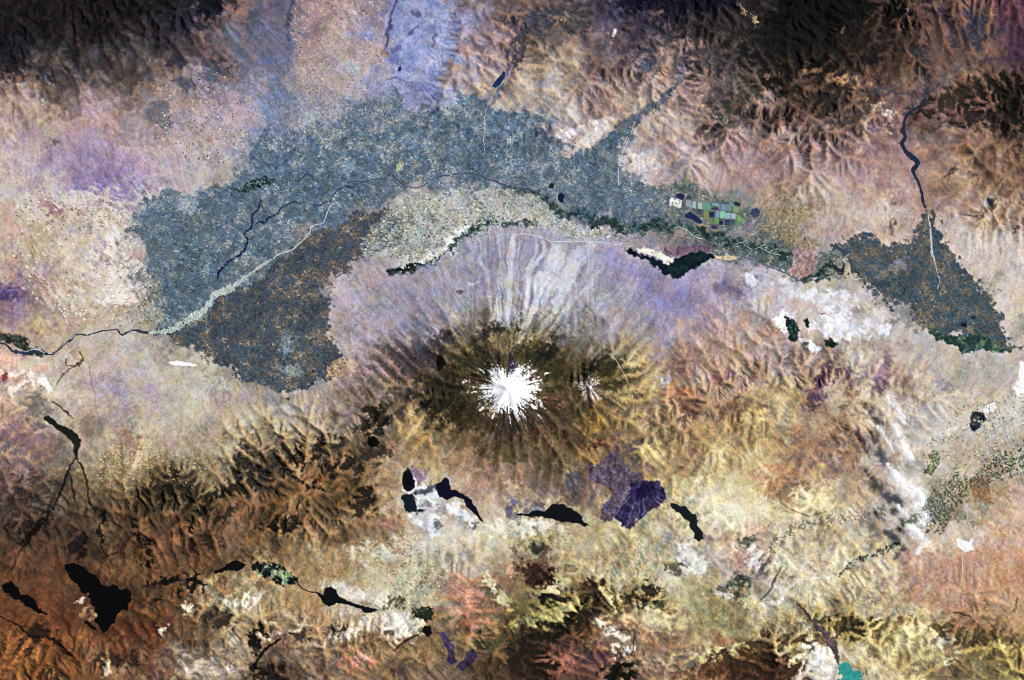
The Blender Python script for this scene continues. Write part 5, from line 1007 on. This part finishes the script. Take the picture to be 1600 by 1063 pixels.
    # ---- fish ponds and plots: a bank with its own sheet inside
    PONDS = [  # corners, sheet colour, label, name
        ('1056 304 1063 302 1070 306 1067 313 1057 309', '1c2048', 'navy fish pond above the pale yellow clearing', 1), ('1072 307 1079 306 1081 311 1073 311', '383c5c', 'small dusky fish pond right of the pale yellow clearing', 1),
        ('1070 336 1078 331 1089 338 1098 347 1094 350 1080 343 1070 340', '14204c', 'long slanted navy fish pond beside the riverside wood', 1), ('1111 325 1121 324 1123 328 1112 329', '2c3c58', 'flat dark fish pond at the head of the pond grid', 1),
        ('1108 331 1116 331 1116 340 1108 340', '1c2444', 'square navy fish pond in the middle row', 1), ('1146 317 1150 315 1157 319 1156 323 1148 321', '1c2844', 'navy fish pond at the upper right of the pond grid', 1),
        ('1124 345 1130 346 1129 352 1123 351', '14203c', 'little square navy fish pond in the bottom row', 1), ('1132 344 1140 343 1140 352 1132 352', '2c3c58', 'slate blue fish pond in the bottom row', 1), ('1141 343 1148 344 1148 352 1141 352', '3c5460', 'grey teal fish pond right of the slate blue one', 1),
        ('1110 353 1115 352 1121 356 1119 359 1112 357', '30285c', 'violet fish pond below the bottom row', 1), ('1174 328 1181 324 1187 330 1186 338 1178 340 1173 335', '34405c', 'isolated dark pond right of the pond grid', 1),
        ('1087 328 1093 326 1098 331 1096 337 1089 334', '384c60', 'dark blue pond left of the olive plot', 1), ('1072 313 1080 314 1079 325 1071 322', '8c98a4', 'grey plot left of the pale mint plot', 0),
        ('1082 315 1088 315 1087 326 1081 325', '98aca8', 'pale mint plot among the ponds', 0), ('1090 317 1097 317 1097 327 1090 326', 'a4b4b0', 'pale grey plot between two green plots', 0), ('1098 316 1106 316 1110 323 1110 328 1098 328', '6c9484', 'bright green plot at the upper left', 0),
        ('1100 330 1107 330 1107 343 1099 343', '808858', 'tall olive plot left of the square navy pond', 0), ('1118 331 1124 331 1124 340 1118 340', '7c98ac', 'steel blue plot right of the square navy pond', 0), ('1125 331 1132 330 1134 337 1130 342 1125 341', '86bca0', 'glowing mint plot at the centre', 0),
        ('1134 333 1141 333 1141 342 1133 342', '90acb4', 'pale blue plot right of the mint plot', 0), ('1142 334 1149 334 1149 342 1143 342', 'a0b0bc', 'pale grey-blue plot with a dark rim', 0), ('1151 335 1157 339 1163 345 1157 348 1151 345', '749c68', 'bright green triangular plot at the right end', 0),
        ('1116 341 1123 341 1123 350 1115 349', '70945c', 'vivid green plot in the bottom row', 0), ('1126 320 1134 320 1134 329 1126 329', '74909c', 'grey blue plot in the top row', 0), ('1135 320 1143 320 1143 330 1135 330', '6c8890', 'slate plot right of the grey blue plot', 0),
        ('1145 323 1155 324 1154 333 1145 332', '80986c', 'sage green plot under the upper right pond', 0), ('1113 317 1123 318 1123 323 1113 322', '7c9cac', 'thin blue plot along the top', 0), ('1104 344 1113 343 1113 350 1106 348', '6c8860', 'small leaf green plot above the violet pond', 0),
        ('1150 347 1157 349 1152 353 1149 352', '688c64', 'dull green sliver at the lower right', 0)]
    for pts, hx, lb, wet in PONDS:
        p = np.array(pairs(pts)); c0 = p.mean(0); z0 = float(height(p[:, 0], p[:, 1]).max())
        if np.sum(p[:, 0]*np.roll(p[:, 1], -1) - np.roll(p[:, 0], -1)*p[:, 1]) > 0: p = p[::-1]     # counter-clockwise seen from above
        nm = 'fish_pond' if wet else 'field'
        top = bpy.data.objects.new(nm, None); root_col.objects.link(top); top.location = ((c0[0]-CX)*PX, (CY-c0[1])*PX, z0)
        tag(top, lb, 'fish pond' if wet else 'field', 'ponds and plots of the pond grid')
        def ringpts(s, z): q = c0 + (p - c0)*s; return np.stack([(q[:, 0]-c0[0])*PX, (c0[1]-q[:, 1])*PX, np.full(len(q), z)], -1)
        n = len(p)
        me = bpy.data.meshes.new('water' if wet else 'crop'); me.from_pydata(ringpts(1.04, 7.).tolist(), [], [list(range(n))]); me.update()
        if wet: me.materials.append(water_material('pond_water', hx))
        else:
            a = me.attributes.new('ground', 'FLOAT_COLOR', 'POINT'); a.data.foreach_set('color', np.tile(np.append(albedo(hexc(hx)), 1), n).astype(np.float32)); me.materials.append(M_field)
        o = bpy.data.objects.new('water' if wet else 'crop', me); root_col.objects.link(o); o.parent = top
        co = np.concatenate([ringpts(1.10, -2), ringpts(1.07, 11), ringpts(1.03, 11), ringpts(1.0, 2)]); i = np.arange(4*n).reshape(4, n)
        f = np.concatenate([np.stack([i[k], np.roll(i[k], -1), np.roll(i[k+1], -1), i[k+1]], -1) for k in range(3)])
        bk = mesh_obj('bank', co, f, M_field, np.tile(albedo(hexc('7c8078')), (4*n, 1)), None, top)

    # ---- clouds: thick clusters of small puffs that thin out to wisps
    M_cloud, ntc, bc = principled('cloud', 1., 0.)
    nz_ = noise(ntc, 1/500., 4); mr_ = ntc.nodes.new('ShaderNodeMapRange'); mr_.inputs[3].default_value = .84; mr_.inputs[4].default_value = .93
    cb = ntc.nodes.new('ShaderNodeCombineColor')
    ntc.links.new(nz_.outputs[0], mr_.inputs[0])
    for i in range(3): ntc.links.new(mr_.outputs[0], cb.inputs[i])
    ntc.links.new(cb.outputs[0], bc.inputs['Base Color'])
    ico = bpy.data.meshes.new('tmp'); bmi = bmesh.new(); bmesh.ops.create_icosphere(bmi, subdivisions=1, radius=1.); bmi.to_mesh(ico); bmi.free()
    iv = np.array([v.co for v in ico.vertices], np.float32); itri = np.array([list(p.vertices) for p in ico.polygons], np.int32); bpy.data.meshes.remove(ico)
    def cloud(label, pts, n, alt, seed, spread=.80, core=.28):
        r = np.random.default_rng(seed); l = smooth_line(triples(pts), .6); n = int(n*3.2)
        l[:, 2] *= 1.75; l[:, :2] = np.array([CX, CY]) + (l[:, :2] - np.array([CX, CY]))*(1 - alt/CAM_H)      # map position under the cloud
        k = r.integers(0, len(l), n); wd = l[k, 2]
        off = r.standard_normal((n, 2))*spread; dist = np.hypot(off[:, 0], off[:, 1])
        cx, cy = l[k, 0] + off[:, 0]*wd, l[k, 1] + off[:, 1]*wd
        lump = sample(fa, cx, cy)
        rad = (np.exp(-dist*1.2)*1.25*core*np.sqrt(np.clip(wd, .4, 8)) + .10)*r.uniform(.4, 1.15, n)*np.clip(1 + .35*lump, .35, 1.8)*PX
        z = alt + 90*r.standard_normal(n) + 140*np.exp(-dist)*r.random(n)
        co = iv[None]*rad[:, None, None]*np.array([1, 1, .6])[None, None]*(1 + .18*r.standard_normal((n, len(iv), 1)))
        co = co + np.stack([(cx-CX)*PX, (CY-cy)*PX, z], -1)[:, None]
        f = (np.arange(n, dtype=np.int32)*len(iv))[:, None, None] + itri[None]
        o = mesh_obj('cloud', co.reshape(-1, 3), f.reshape(-1, 3), M_cloud, None, True)
        tag(o, label, 'cloud', 'clouds over the eastern valley', 'stuff' if spread >= .8 and core < .31 and n < 2000 and 'veil' in label or 'wisp' in label or 'crumb' in label else None)
    ALT = 4300.
    cloud('slim white cloud streak at the upper left of the cloud group', '1352 656 .8 1366 664 1.8 1376 672 2.4 1384 684 2.4 1391 696 1.8 1397 708 .8', 700, ALT, 1)
    cloud('bright white cloud bar right of the slim streak', '1396 664 1.6 1402 674 3.2 1407 688 4.2 1413 702 4.6 1420 712 4.2 1425 716 2', 1300, ALT, 2)
    cloud('long white cloud bar below the slim streak', '1386 726 1.2 1393 732 3 1402 746 4.4 1412 758 5 1422 768 4.6 1428 776 3', 1400, ALT, 3)
    cloud('loose white cloud above the green wood', '1424 772 3 1434 768 4 1440 776 4.6 1436 788 4 1428 792 3', 600, ALT, 4, .7, .42)
    cloud('round bright cloud at the lower end of the group', '1418 822 2.4 1426 828 4.6 1434 834 5 1438 838 3', 900, ALT, 5, .6)
    cloud('small white cloud left of the round bright cloud', '1402 790 1.6 1408 798 2.6 1416 804 2.4', 360, ALT, 6, .7)
    cloud('thin veil of cloud at the top of the group', '1385 620 3 1396 630 4 1408 652 3 1412 658 2', 420, ALT, 7, .8, .22)
    cloud('thin veil of cloud below the round bright cloud', '1442 842 3 1450 846 3 1436 858 3 1432 866 2', 420, ALT, 8, .8, .25)
    cloud('bluish wisp between the loose cloud and the wood', '1438 800 2 1446 806 2.6 1440 816 3 1448 822 2', 420, ALT, 9, .8, .28)
    cloud('tiny cloud crumb left of the bright bar', '1400 640 .8 1410 648 1.8 1414 654 1.6', 240, ALT, 10, .8, .3)
